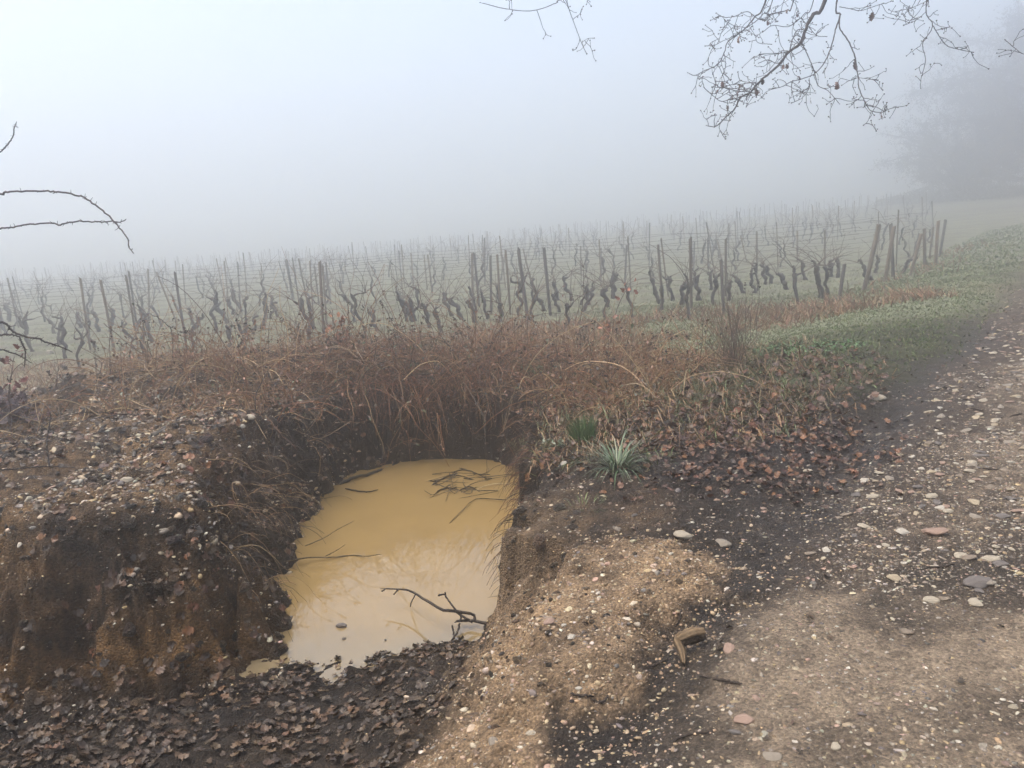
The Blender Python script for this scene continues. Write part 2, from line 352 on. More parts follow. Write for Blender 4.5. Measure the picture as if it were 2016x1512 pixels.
def one_tube(bag, pts, r, col, k=24, S=6, wob=0.0, lump=0.0, cap=True):
    P = smooth_path(pts, k); rr = np.interp(np.linspace(0, 1, k), np.linspace(0, 1, len(r)), r)
    if wob: P = P+wob*rr[:, None]*R.normal(size=P.shape)
    if lump: rr = rr*(1+lump*R.normal(size=k))
    if cap: rr = rr.copy(); rr[-1] *= .25; rr[0] *= .6
    V, F = tubes(P[None], rr[None], S)
    if lump: V = V+lump*.35*np.repeat(rr, S)[:, None]*R.normal(size=V.shape)
    bag.add(V, F, np.asarray(col)*(1+.12*R.normal(size=(len(V), 1)))); return P
def grow(base, d0, length, K=9, droop=0.0, wig=.25, rng=R):
    """vectorised curved stems from base (N,3) along d0 (N,3)"""
    N = len(base); d = d0/np.linalg.norm(d0, axis=1, keepdims=True); P = [base]; L = np.asarray(length)[:, None]/(K-1)
    dr = np.broadcast_to(np.asarray(droop), (N,))
    for k in range(K-1):
        P.append(P[-1]+d*L)
        d = d+rng.normal(size=(N, 3))*wig; d[:, 2] -= dr; d /= np.linalg.norm(d, axis=1, keepdims=True)
    return np.stack(P, 1)
def jit(c, n, s=.2, hue=.03):
    c = np.asarray(c, float); return np.clip(c*(1+s*R.normal(size=(n, 1)))*(1+hue*R.normal(size=(n, 3))), .008, .9)
def pick(cols, n, w=None):
    cols = np.asarray(cols, float); return jit(cols[R.choice(len(cols), n, p=w)], n)
def stems(bag, base, d0, length, r0, cols, K=9, droop=0., wig=.2, S=3, taper=.35):
    P = grow(base, d0, length, K, droop, wig); N = len(base)
    rr = np.asarray(r0)[:, None]*np.linspace(1, taper, K)[None]
    V, F = tubes(P, rr, S); bag.add(V, F, np.repeat(cols, K*S, 0)); return P
def rot_zyx(yaw, pt, rl):
    cy, sy, cp, sp, cr, sr = np.cos(yaw), np.sin(yaw), np.cos(pt), np.sin(pt), np.cos(rl), np.sin(rl)
    z = np.zeros_like(cy)
    o = np.ones_like(cy)
    Rz = np.stack([np.stack([cy, -sy, z], -1), np.stack([sy, cy, z], -1), np.stack([z, z, o], -1)], -2)
    Rx = np.stack([np.stack([o, z, z], -1), np.stack([z, cp, -sp], -1), np.stack([z, sp, cp], -1)], -2)
    Ry = np.stack([np.stack([cr, z, sr], -1), np.stack([z, o, z], -1), np.stack([-sr, z, cr], -1)], -2)
    return Rz@Rx@Ry
def place(bag, tmpl, pos, M, col):
    """tmpl (V,F); pos (N,3); M (N,3,3) incl. scale; col (N,3)"""
    V, F = tmpl; N = len(pos)
    X = np.einsum('nij,vj->nvi', M, V)+pos[:, None, :]
    FF = (F[None]+np.arange(N)[:, None, None]*len(V)).reshape(-1, F.shape[1])
    bag.add(X, FF, np.repeat(col, len(V), 0))
# templates
def oak_leaf(curl, fold, seed):
    r = np.random.default_rng(seed); n = 13; s = np.linspace(0, 1, n)
    wd = .30*np.sin(np.pi*np.clip(s*.9+.08, 0, 1))**.8*(1+.38*np.cos(s*np.pi*9)); wd[0] = .012; wd[1] = .02
    wl = wd*(1+.15*r.normal(size=n)); wr = wd*(1+.15*r.normal(size=n))
    y = s-.5; mid = np.stack([.03*np.sin(s*5+seed), y, 0*s], 1)
    Lf = np.stack([-wl, y+.05*np.cos(s*np.pi*9), 0*s], 1); Rg = np.stack([wr, y+.05*np.cos(s*np.pi*9), 0*s], 1)
    V = np.concatenate([Lf, mid, Rg]); V[:, 2] = curl*(V[:, 1]**2)*1.6+fold*np.abs(V[:, 0])+.05*np.sin(V[:, 1]*9+seed)*np.sign(V[:, 0])+.03*r.normal(size=len(V))
    F = []
    for k in range(n-1): F += [(k, n+k, n+k+1, k+1), (n+k, 2*n+k, 2*n+k+1, n+k+1)]
    return V, np.array(F)
OAK = [oak_leaf(c, f, i) for i, (c, f) in enumerate([(.25, .2), (-.3, .35), (.5, -.3), (-.15, .1), (.7, .5), (.1, -.2)])]
def small_leaf(curl):
    V = np.array([(0, -.5, 0), (-.22, -.2, .05), (-.26, .15, .07), (0, .5, curl), (.26, .15, .07), (.22, -.2, .05), (0, 0, -.03)])
    F = np.array([(0, 6, 1), (1, 6, 2), (2, 6, 3), (3, 6, 4), (4, 6, 5), (5, 6, 0)]); return V, F
SML = [small_leaf(c) for c in (-.2, .1, .3)]
def ico(sub, seed, amp):
    import bmesh
    bm = bmesh.new(); bmesh.ops.create_icosphere(bm, subdivisions=sub, radius=1)
    V = np.array([v.co[:] for v in bm.verts]); F = np.array([[v.index for v in f.verts] for f in bm.faces]); bm.free()
    r = np.random.default_rng(seed)
    for _ in range(9):
        n = r.normal(size=3); n /= np.linalg.norm(n); dd = V@n; c = r.uniform(.5, .82)
        V = V-np.clip(dd-c, 0, None)[:, None]*n*.92
    V = V*(1+amp*r.normal(size=(len(V), 1))); return V, F
PEB0 = [ico(1, i, .10) for i in range(6)]
PEB1 = [ico(2, 20+i, .045) for i in range(6)]
PEB2 = [ico(3, 40+i, .02) for i in range(8)]
STONES = [(.44, .35, .23), (.36, .285, .19), (.30, .25, .19), (.44, .37, .27), (.25, .195, .14), (.36, .24, .175), (.17, .145, .125), (.50, .44, .35), (.42, .30, .16)]
def stone_M(n, size, flat=.55):
    Mr = rot_zyx(R.uniform(0, 6.28, n), R.normal(0, .22, n), R.normal(0, .22, n))
    sc = np.stack([size*R.uniform(.8, 1.35, n), size*R.uniform(.6, 1.0, n), size*flat*R.uniform(.6, 1.15, n)], 1)
    return Mr*sc[:, None, :]
def scatter_area(n, x0, x1, y0, y1, wfun):
    x = R.uniform(x0, x1, n); y = R.uniform(y0, y1, n); k = R.random(n) < wfun(x, y); return x[k], y[k]

# ------------------------------------------------------------------ gravel (uncountable)
gb = Bag()
def add_gravel(n, box, wf, smin, smax, tm, cols=STONES, sink=.25, flat=.6, mul=1.0):
    x, y = scatter_area(n, *box, wf)
    if not len(x): return
    s = smin*(smax/smin)**(R.random(len(x))**1.8); z = height(x, y)
    c = pick(cols, len(x))*mul
    g = R.integers(0, len(tm), len(x))
    for i in range(len(tm)):
        k = g == i
        if k.any(): place(gb, tm[i], np.stack([x[k], y[k], z[k]+s[k]*(.1-sink)], 1), stone_M(k.sum(), s[k], flat), c[k])
def w_track(x, y):
    m = masks(x, y); return m['track']*np.clip(.75-.75*m['rut']*(m['t'] < .5)-.35*m['pack']*(y < 4), .22, 1)*(m['t'] < 3.4)*np.clip(.85+1.1*fbm(x*1.6, y*1.6, 151)+.5*fbm(x*6, y*6, 152), .35, 1)
def w_sand(x, y): return masks(x, y)['sand']
def w_bank(x, y):
    m = masks(x, y); return m['bank']*np.clip(.5+1.2*fbm(x*2, y*2, 111), .05, 1)
def w_wall(x, y):
    m = masks(x, y); return (m['wall'] > .1)*(m['d'] < .8)*.6
def w_mud(x, y):
    m = masks(x, y); return np.clip(1-m['track']-m['sand']-m['bank']-m['floor']-m['wall'], 0, 1)*.5*ss(-.5, .2, x)
def w_floor(x, y): return masks(x, y)['floor']*ss(2.9, 2.0, y)*np.clip(.3+fbm(x*2, y*2, 7), 0, 1)
add_gravel(60000, (.1, 4, 1.6, 5), w_track, .004, .014, PEB0, mul=.72)
add_gravel(50000, (.1, 5.5, 1.6, 7), w_track, .006, .024, PEB1, flat=.42, sink=.38, mul=.85)
add_gravel(20000, (1.5, 9, 4.5, 13), w_track, .011, .034, PEB1, flat=.4, sink=.38, mul=.9)
add_gravel(9000, (-.7, 1.2, 1.6, 4.6), w_sand, .003, .011, PEB0, mul=1.05)
SANDC = [(.36, .25, .15), (.30, .21, .13), (.42, .31, .19), (.26, .18, .11)]
add_gravel(9000, (-.7, 1.6, 1.6, 4.6), lambda x, y: np.clip(blob(x, y, .38, 3.45, .75, .6)+blob(x, y, 0, 2.8, .5, .9), 0, 1), .004, .016, PEB0, SANDC, sink=.1)
add_gravel(900, (-.7, 1.3, 1.6, 4.6), w_sand, .010, .024, PEB1, mul=1.05)
add_gravel(42000, (-5.5, -1.3, 3.8, 9), w_bank, .005, .022, PEB0)
add_gravel(6500, (-5.5, -1.3, 3.8, 9), w_bank, .014, .036, PEB1)
add_gravel(26000, (-4.5, .4, 3, 8.3), w_wall, .003, .013, PEB0, sink=.3)
add_gravel(3600, (-4.5, .4, 3, 8.3), w_wall, .006, .018, PEB1, sink=.35)
add_gravel(13000, (-.6, 2.4, 1.6, 6.5), w_mud, .003, .014, PEB0, mul=.8)
add_gravel(1900, (-.6, 2.6, 1.6, 6.5), w_mud, .010, .026, PEB1, mul=.75)
add_gravel(3500, (-2.8, -.2, 1.5, 3), w_floor, .004, .018, PEB0)
gr_ = gb; gb = Bag()
SOILC = [(.04, .03, .02), (.06, .042, .027), (.10, .066, .038), (.15, .10, .06), (.05, .038, .03)]
add_gravel(5200, (-5, -1.1, 3.4, 8.2), w_bank, .012, .05, PEB1, SOILC, sink=.25, flat=.75)
add_gravel(5200, (-4.5, .4, 3.0, 8.3), w_wall, .010, .055, PEB1, SOILC[:3]+SOILC[:2], sink=.3, flat=.8)
add_gravel(2200, (-.6, 1.6, 1.8, 5), lambda x, y: np.clip(w_mud(x, y)+.5*w_sand(x, y), 0, 1), .006, .022, PEB1, SOILC+[(.25, .18, .12)], sink=.25, flat=.6)
tag(obj('soil_clods', gb.build('soil_clods', M_SOIL)), kind='stuff', label='crumbled lumps of dark earth on the banks', cat='soil'); gb = gr_
tag(obj('gravel', gb.build('gravel', M_STONE, False)), kind='stuff', label='loose pebbles and grit strewn over track and banks', cat='gravel')

# cobbles: individual stones
pm = []
for i, tmv in enumerate(PEB2):
    c = np.broadcast_to(np.array(STONES[i % len(STONES)])*.86, (len(tmv[0]), 3)); pm.append(mesh('stone', tmv[0], tmv[1], M_STONE, c))
def stone(x, y, s, label, group=None, mi=None, flat=.5, yaw=None, el=1.25):
    o = obj('stone', pm[R.integers(len(pm)) if mi is None else mi], None, (x, y, hz(x, y)+s*flat*.2))
    o.scale = (s*el, s, s*flat); o.rotation_euler = (R.normal(0, .12), R.normal(0, .12), R.uniform(0, 6.28) if yaw is None else yaw)
    return tag(o, label, 'stone', group)
NAMED = [(1345, 1056, 22, 3, 'smooth pale egg shaped stone where leaf litter meets the sandy mound'),
         (1425, 1070, 22, 2, 'flat grey brown stone between sandy mound and dark muddy rut'),
         (1725, 785, 20, 3, 'blocky white stone alone on the grass edge of the track'),
         (72, 952, 13, 6, 'rounded mauve grey cobble on the left bank top'),
         (150, 955, 10, 7, 'small white stone beside the mauve cobble on the left bank'),
         (1080, 1225, 14, 5, 'pinkish stone on the sandy slope right of the water'),
         (1125, 1255, 12, 7, 'pale stone half way down the sandy slope, lower of a pair'),
         (1110, 1230, 10, 7, 'pale stone half way down the sandy slope, upper of a pair'),
         (1435, 1280, 20, 5, 'rusty pink stone on dark mud beside the wood chunk'),
         (1447, 1443, 14, 6, 'sharp blue black stone chip on the track foreground'),
         (1520, 1490, 22, 2, 'flat greenish grey stone near the bottom edge of the track'),
         (1645, 1470, 16, 3, 'cream chunky stone near the bottom edge of the track'),
         (1465, 1420, 24, 5, 'flat reddish stone sunk in mud above the blue chip'),
         (1925, 1150, 32, 6, 'long dark flat stone at right edge of the cobbled track'),
         (1840, 1050, 30, 5, 'long reddish flat stone in the cobbled track'),
         (1785, 1245, 18, 4, 'brown domed stone on the packed track foreground'),
         (1010, 1390, 13, 8, 'orange stone on the sandy lip nearest the camera'),
         (1140, 1340, 12, 7, 'white stone on the sandy lip beside dark mud'),
         (970, 1460, 16, 2, 'tan stone at the bottom of the sandy lip'),
         (1045, 1445, 14, 3, 'cream stone at the bottom of the sandy lip, right of the tan one'),
         (1110, 915, 11, 7, 'pinkish white stone below the arching grass tuft by the pit rim'),
         (1500, 947, 12, 3, 'small bright stone in the leaf litter, right of the arching grass tuft'),
         (1590, 925, 12, 3, 'small bright stone at the right border of the leaf litter')]
for px, py, sz, mi, lab in NAMED:
    p = at(px, py, z=0)
    for _ in range(4): p = at(px, py, z=hz(p[0], p[1]))
    stone(p[0], p[1], sz/FPX*p[1]*.8, lab, None, mi % 8, .5)
# cobbles of the track
n = 0
while n < 240:
    a = R.uniform(.4, 7.5); t = R.uniform(.12, 2.6); p = T0+TD*a+TN*t
    if p[0] > .66*p[1]+.15 or p[1] < 2.0 or (p[1] < 3.6 and p[0] < 1.3): continue
    stone(p[0], p[1], R.uniform(.013, .034), 'half buried pale cobble among many like it in the gravel track', 'cobbles set in the gravel track', flat=.4); n += 1
for k in range(26):
    x = R.uniform(-4.6, -1.9); y = R.uniform(4.4, 6.6)
    stone(x, y, R.uniform(.02, .04), 'cream or buff cobble lying loose on the left bank', 'cobbles on the left bank', flat=.65)
for k in range(14):
    x = R.uniform(-2.6, -1.2); y = R.uniform(2.25, 2.6)
    stone(x, y, R.uniform(.015, .03), 'small tan cobble at the bottom left corner of the pit floor', 'cobbles at the pit entrance', flat=.65)

# ------------------------------------------------------------------ leaf litter
lb = Bag()
def add_leaves(n, box, wf, smin, smax, cols, tilt=.35, lift=.012, bag=lb, w=None):
    cols = np.array(cols)*[1.12, .93, .68]
    x, y = scatter_area(n, *box, wf)
    if not len(x): return
    s = R.uniform(smin, smax, len(x)); z = height(x, y)+lift*R.random(len(x))+.006
    e = .05; gxs = (height(x+e, y)-height(x-e, y))/(2*e); gys = (height(x, y+e)-height(x, y-e))/(2*e)
    nrm = np.stack([-gxs, -gys, np.ones_like(gxs)], 1); nrm += R.normal(0, tilt, nrm.shape)*[1, 1, .2]; nrm /= np.linalg.norm(nrm, axis=1, keepdims=True)
    an = R.uniform(0, 6.28, len(x)); tt = np.stack([np.cos(an), np.sin(an), 0*an], 1)
    yv = tt-nrm*(tt*nrm).sum(1, keepdims=True); yv /= np.linalg.norm(yv, axis=1, keepdims=True); xv = np.cross(yv, nrm)
    M = np.stack([xv, yv, nrm], -1)*s[:, None, None]; c = pick(cols, len(x), w); g = R.integers(0, len(OAK), len(x))
    for i in range(len(OAK)):
        k = g == i
        if k.any(): place(bag, OAK[i], np.stack([x, y, z], 1)[k], M[k], c[k])
WETL = [(.048, .039, .032), (.070, .055, .042), (.040, .033, .028), (.10, .076, .057), (.055, .041, .031), (.085, .057, .040)]
BRNL = [(.085, .050, .038), (.12, .062, .040), (.055, .036, .030), (.16, .085, .045), (.10, .075, .06), (.07, .04, .034)]
def w_fl(x, y): return (pit_d(x, y) < .15)*ss(4.6, 4.15, y)*np.clip(ss(1.9, 2.6, y)+.15, 0, 1)*np.clip(.55+1.3*fbm(x*2.1, y*2.1, 141), .10, 1)
add_leaves(6400, (-3.6, -.35, 1.7, 4.5), w_fl, .03, .068, WETL, .16, .012)
add_leaves(7500, (-.1, 3.6, 3.7, 9), lambda x, y: masks(x, y)['litter'], .028, .062, BRNL, .4, .03)
add_leaves(1200, (-.2, 3.2, 5.2, 8.8), lambda x, y: .6*ss(.1, -.5, tcoord(x, y))*(pit_d(x, y) > .1), .05, .09, BRNL, .5, .05)
add_leaves(6500, (-6, -1.3, 3.6, 9), lambda x, y: masks(x, y)['bank']*np.clip(.35+.9*fbm(x*1.7, y*1.7, 131), 0, 1), .045, .085, BRNL+WETL, .4, .02)
add_leaves(1800, (-2.6, .3, 4, 8.3), lambda x, y: (np.abs(pit_d(x, y)-.2) < .3)*ss(-.6, -1.2, x), .045, .08, WETL+BRNL, .6, .02)
add_leaves(3600, (.2, 7, 1.8, 11), lambda x, y: (.3+.5*ss(4, 5, y))*ss(.7, .0, tcoord(x, y))*ss(-1, -.4, tcoord(x, y)), .015, .05, WETL, .3, .005)
add_leaves(700, (.4, 5, 1.8, 7), lambda x, y: .25*masks(x, y)['track'], .02, .04, WETL, .25, .004)
n = 900; x = R.uniform(-1.7, .05, n); y = R.uniform(3.9, 7.9, n); k = (np.abs(height(x, y)-WATER_Z+.05) < .05)*(R.random(n) < .14); x, y = x[k], y[k]; n = len(x)
place(lb, OAK[1], np.stack([x, y, np.full(n, WATER_Z+.004)], 1), rot_zyx(R.uniform(0, 6.28, n), R.normal(0, .06, n), R.normal(0, .06, n))*R.uniform(.015, .05, n)[:, None, None]*[1, 1, .3], pick(WETL, n))
tag(obj('leaf_litter', lb.build('leaf_litter', M_LEAF)), kind='stuff', label='fallen wet brown oak leaves covering pit floor and verge', cat='leaf litter')
# ------------------------------------------------------------------ vineyard: posts, wires, vines
def ground_at(px, py):
    p = at(px, py, z=-.3)
    for _ in range(8): p = at(px, py, z=hz(p[0], p[1]))
    return p
ORD = ['first', 'second', 'third', 'fourth', 'fifth', 'sixth', 'seventh', 'eighth', 'ninth', 'tenth', 'eleventh', 'twelfth', 'thirteenth', 'fourteenth', 'fifteenth', 'sixteenth', 'seventeenth', 'eighteenth', 'nineteenth', 'twentieth',
       'twenty-first', 'twenty-second', 'twenty-third', 'twenty-fourth', 'twenty-fifth', 'twenty-sixth', 'twenty-seventh', 'twenty-eighth', 'twenty-ninth', 'thirtieth', 'thirty-first', 'thirty-second', 'thirty-third', 'thirty-fourth', 'thirty-fifth', 'thirty-sixth', 'thirty-seventh', 'thirty-eighth', 'thirty-ninth', 'fortieth']
def post_mesh(seed):
    r = np.random.default_rng(seed); S, K = 9, 12; th = np.arange(S)*2*np.pi/S; ir = 1+.12*r.normal(size=S)
    z = np.linspace(0, 1, K); V = []
    for k in range(K):
        rr = ir*(1+.04*r.normal(size=S)); V += [(math.cos(t)*q+.15*math.sin(z[k]*4+seed), math.sin(t)*q, z[k]) for t, q in zip(th, rr)]
    V = np.array(V); V[-S:, 2] += .012*r.normal(size=S)
    i = np.arange(K*S).reshape(K, S); j = np.roll(i, -1, 1); F = np.stack([i[:-1], j[:-1], j[1:], i[1:]], -1).reshape(-1, 4)
    V = np.vstack([V, [(V[-S:, 0].mean(), V[-S:, 1].mean(), V[-S:, 2].mean())]]); cap = np.array([(i[-1, s], i[-1, (s+1) % S], K*S) for s in range(S)])
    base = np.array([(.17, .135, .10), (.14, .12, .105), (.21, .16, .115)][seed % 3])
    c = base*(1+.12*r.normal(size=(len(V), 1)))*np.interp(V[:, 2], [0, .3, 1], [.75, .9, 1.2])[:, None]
    return mesh('vineyard_post', V, [F, cap], M_WOOD, c)
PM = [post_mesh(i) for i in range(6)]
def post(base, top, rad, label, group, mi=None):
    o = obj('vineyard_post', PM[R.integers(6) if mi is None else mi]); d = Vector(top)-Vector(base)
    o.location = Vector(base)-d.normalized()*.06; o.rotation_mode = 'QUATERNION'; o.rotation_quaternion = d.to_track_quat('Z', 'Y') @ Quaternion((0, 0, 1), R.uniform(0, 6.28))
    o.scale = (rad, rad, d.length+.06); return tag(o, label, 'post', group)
FP = [(15,548,37,645,.04),(25,546,45,626,.032),(158,548,178,690,.043),(198,552,227,697,.04),(248,543,271,680,.042),(253,535,272,655,.04),(291,530,294,620,.04),(308,536,350,640,.04),(345,539,369,699,.045),
      (549,515,567,573,.04),(564,512,577,590,.07),(619,523,628,600,.045),(629,516,638,673,.05),(635,523,643,640,.035),(641,517,651,598,.04),(785,494,792,565,.035),(835,502,841,570,.035),(842,502,851,574,.045),(809,499,815,572,.04),
      (930,499,931,603,.045),(933,499,944,603,.05),(966,504,967,618,.042),(979,502,986,618,.045),(995,493,1005,620,.04),(995,496,986,552,.04),(1021,490,1040,641,.052),(1030,490,1047,560,.04),(1071,489,1083,620,.055),
      (1143,485,1144,538,.045),(1183,489,1185,540,.04),(1234,483,1230,558,.045),(1296,483,1304,610,.045),(1359,469,1361,608,.055),(1367,476,1366,530,.04),(1394,468,1394,530,.05),(1412,471,1422,517,.045),(1419,513,1426,617,.06),(1429,470,1429,583,.05),(1458,464,1470,515,.04),(1490,456,1490,538,.045),(1570,455,1570,516,.05),(1624,453,1624,530,.05),
      (1663,521,1651,592,.06),(1731,443,1701,572,.075),(1754,442,1758,544,.07),(1760,446,1742,555,.075),(1814,461,1793,542,.06),(1819,451,1821,527,.06),(1837,448,1830,510,.05),(1848,435,1842,523,.06),(1861,433,1850,505,.06)]
FP.sort(key=lambda q: q[2])
post_x = []
for k, (tx, ty, bx, by, rd) in enumerate(FP):
    b = ground_at(bx, by); t = at(tx, ty, y=b[1]-.05); L = np.linalg.norm(t-b); lean = (tx-bx)/(by-ty)
    a = 'short stubby' if L < .9 else ('thick slanting' if rd >= .075 else ('stout' if rd > .048 else 'slim'))
    ln = ' leaning right' if lean > .08 else (' leaning left' if lean < -.19 else '')
    post(b, t, rd*.56, f'{a} grey vineyard post{ln}, {ORD[k] if k < 40 else ORD[len(FP)-1-k]} from the {"left" if k < 40 else "right"} among the clearer posts', 'clearer posts of the front vine rows')
    post_x.append(bx)
VT, VC = (.062, .051, .042), (.13, .085, .06)
def vine_parts(base, top, r, seed, each=False):
    rg = np.random.default_rng(seed); b, t = np.array(base, float), np.array(top, float); L = np.linalg.norm(t-b); ax = (t-b)/L
    tb = Bag(); k = 6; s = np.linspace(0, 1, k); off = rg.normal(size=(k, 3))*.07*L*np.sin(np.pi*s)[:, None]*[1, .7, .2]
    pts = b+(t-b)*s[:, None]+off; pts[0, 2] -= .05
    rr = r*np.array([1.25, .95, .85, .95, 1.0, 1.15, .9])
    one_tube(tb, pts, rr, VT, 16, 7, .08, .16)
    heads = []
    for q in range(rg.integers(1, 4)):       # short gnarled arms
        d = np.array([rg.normal()*.8, rg.normal()*.5, rg.uniform(.2, .9)]); d /= np.linalg.norm(d); l = rg.uniform(.08, .24)*min(L/.7, 1.2)
        st = pts[-1]-ax*rg.uniform(0, .12)*L; m = st+d*l*.5+rg.normal(size=3)*.03; e = st+d*l
        one_tube(tb, [st, m, e], [r*.8, r*.6, r*.5], VT, 7, 6, .1, .15); heads.append(e)
    heads.append(pts[-1])
    cb = Bag(); nC = rg.integers(4, 9); bs = np.array([heads[rg.integers(len(heads))] for _ in range(nC)])
    dd = np.stack([rg.normal(size=nC)*.7, rg.normal(size=nC)*.3, rg.uniform(.25, 1.0, nC)], 1)
    Lc, rc = rg.uniform(.25, .8, nC), rg.uniform(.004, .0075, nC)
    if each:
        cs = []
        for i in range(nC): q = Bag(); stems(q, bs[i:i+1], dd[i:i+1], Lc[i:i+1], rc[i:i+1], jit(VC, 1), 9, .07, .10, 4, .45); cs.append(q.build('cane', M_TWIG))
        return tb.build('trunk', M_BARK), cs
    stems(cb, bs, dd, Lc, rc, jit(VC, nC), 9, .07, .10, 4, .45)
    return tb.build('trunk', M_BARK), cb.build('cane', M_TWIG)
ZN = {1: (0, 480, 4.8), 2: (400, 440, 4.8), 3: (800, 420, 4.8), 4: (1200, 400, 4.8), 5: (1580, 380, 4.624)}
FV = {1: [(215,715,315,1020),(575,680,560,960),(585,780,635,1095),(770,870,745,1190),(790,750,895,980),(1075,640,1040,830),(1160,770,1265,990),(1365,910,1350,1050),(1370,690,1440,930),(730,660,760,800),(880,640,940,830),(470,740,515,850),(1880,690,1825,990),(1800,640,1820,760),(60,580,90,730),(5,690,50,860)],
      2: [(90,700,120,1030),(130,780,245,950),(250,980,260,1170),(340,960,400,1200),(380,950,440,1110),(480,880,475,1050),(590,690,565,1000),(650,740,710,880),(920,700,1015,1110),(985,700,1060,1010),(890,960,930,1190),(1390,660,1560,1120),(1590,830,1640,1020),(1830,670,1990,930),(1860,720,1930,920),(280,640,370,830),(240,770,300,860)],
      3: [(175,890,215,1090),(260,930,340,1130),(30,810,85,1020),(350,740,440,970),(400,810,530,1000),(590,840,650,1030),(710,770,770,1000),(885,900,890,1030),(850,690,880,880),(1075,640,1060,970),(1190,630,1190,830),(1225,760,1170,1030),(1240,830,1300,920),(1375,760,1440,930),(1510,850,1530,1110),(1780,690,1670,930),(1865,705,1890,1000),(1850,800,1910,890),(1700,780,1720,860),(1390,640,1430,820),(1490,640,1570,830),(1970,580,1955,800)],
      4: [(150,780,230,1090),(40,680,40,900),(385,690,465,950),(550,690,595,920),(490,770,495,1010),(720,740,680,960),(740,740,755,1100),(820,690,845,915),(1010,680,985,960),(945,660,960,820),(1205,700,1270,850),(1340,650,1365,850),(1460,600,1475,770),(1480,600,1530,760),(1600,670,1690,820),(1740,650,1780,950),(1820,550,1860,730),(1130,740,1130,920),(1945,600,2000,890)],
      5: [(130,660,180,960),(215,680,225,930),(255,630,265,760),(330,620,320,770),(545,650,640,800),(690,590,665,730),(990,600,890,740)]}
fv = []
for zk, L in FV.items():
    ox, oy, s = ZN[zk]
    for a, b_, c, d_ in L: fv.append((ox+a/s, oy+b_/s, ox+c/s, oy+d_/s))
fv.sort(key=lambda q: q[2])
near_posts = sorted(q[2] for q in FP); cnt = {}
for k, (tx, ty, bx, by) in enumerate(fv):
    b = ground_at(bx, by); t = at(tx, ty, y=b[1]+R.normal()*.05)
    if t[2]-b[2] < .3: t[2] = b[2]+.35
    e = empty('grapevine', b); lo = b*0
    tm, cms = vine_parts(lo, t-b, R.uniform(.028, .041)*b[1]/14.5, 500+k, True)
    obj('trunk', tm, e)
    for cm in cms: obj('cane', cm, e)
    ln = (tx-bx)/(by-ty); lw = 'leaning left' if ln < -.25 else ('leaning right' if ln > .1 else 'standing upright')
    pi = sum(1 for q in near_posts if q < bx); cnt[pi] = cnt.get(pi, 0)+1
    ref = 'left of all the clearer posts' if pi == 0 else f'right of clearer post {ORD[pi-1] if pi <= 40 else ORD[len(near_posts)-pi]} from the {"left" if pi <= 40 else "right"}'
    tag(e, f'gnarled bare vine {lw}, {ORD[cnt[pi]-1]} vine {ref}', 'vine', 'gnarled vines of the front rows')
# deeper rows
vt = [vine_parts((0, 0, 0), (R.normal()*.14, R.normal()*.1, .55+.05*R.normal()), .028, 900+i) for i in range(9)]
NV = 300-len(fv); nv = 0; NP = 0; far = Bag(); farp = Bag(); vt_arr = []
for tm, cm in vt:
    for m in (tm, cm): pass
def arrays(me):
    V = np.zeros(len(me.vertices)*3, np.float32); me.vertices.foreach_get('co', V); F = np.zeros(len(me.loops), np.int32); me.loops.foreach_get('vertex_index', F)
    C = np.zeros(len(me.vertices)*4, np.float32); me.color_attributes['Col'].data.foreach_get('color', C); return V.reshape(-1, 3), F.reshape(-1, 4), C.reshape(-1, 4)[:, :3]
vt_arr = [(arrays(a), arrays(b)) for a, b in vt]
for ri, y in enumerate(ROWS[2:]):
    xr = min(row_end(y), .52*y)
    xs = np.arange(-.68*y-1, xr, 1.2 if y < 40 else (1.5 if y < 64 else 2.0)); xs = xs+R.normal(0, .12, len(xs))
    for x in xs:
        if y < 21 and R.random() < .55: continue
        if R.random() < (.4 if y < 24 else .62): continue
        yy = y+R.normal(0, .08); z = hz(x, yy); g = R.integers(9); yaw = R.uniform(0, 6.28); sc = R.uniform(.85, 1.2)
        if nv < NV and y < 46:
            e = empty('grapevine', (x, yy, z)); e.rotation_euler = (0, 0, yaw); e.scale = (sc,)*3; obj('trunk', vt[g][0], e); obj('cane', vt[g][1], e)
            tag(e, f'dim gnarled vine in vineyard row {ORD[min(ri+2, 39)]} back into the fog', 'vine', f'vines of the {ORD[min(ri+2, 39)]} row'); nv += 1
        else:
            c, s = math.cos(yaw)*sc, math.sin(yaw)*sc; M = np.array([(c, -s, 0), (s, c, 0), (0, 0, sc)])
            for V, F, C in vt_arr[g]: far.add(V@M.T+[x, yy, z], F, C)
    for x in np.arange(-.68*y+R.uniform(0, 2), xr+.1, 7.5 if y < 27 else (9.0 if y < 52 else 5.5)):
        xx = x+R.normal(0, .25); z = hz(xx, y); h = R.uniform(1.15, 1.42)
        if abs(xx)/y > .67: continue
        if y > 56:
            P_ = np.array([[(xx, y, z-.1), (xx+R.normal(0, .03), y, z+h*.5), (xx+R.normal(0, .07), y, z+h)]]); V, F = tubes(P_, np.full((1, 3), .026), 5); farp.add(V, F, (.17, .14, .11)); continue
        post((xx, y, z), (xx+R.normal(0, .07), y+R.normal(0, .05), z+h), R.uniform(.014, .021), f'faint grey post in vineyard row {ORD[min(ri+2, 39)]} back into the fog', f'posts of the {ORD[min(ri+2, 39)]} row'); NP += 1
tag(obj('distant_posts', farp.build('distant_posts', M_WOOD)), kind='stuff', label='far vineyard posts dissolving in the fog', cat='posts')
tag(obj('distant_vines', far.build('distant_vines', M_BARK)), kind='stuff', label='far rows of bare vines dissolving in the fog', cat='vines')
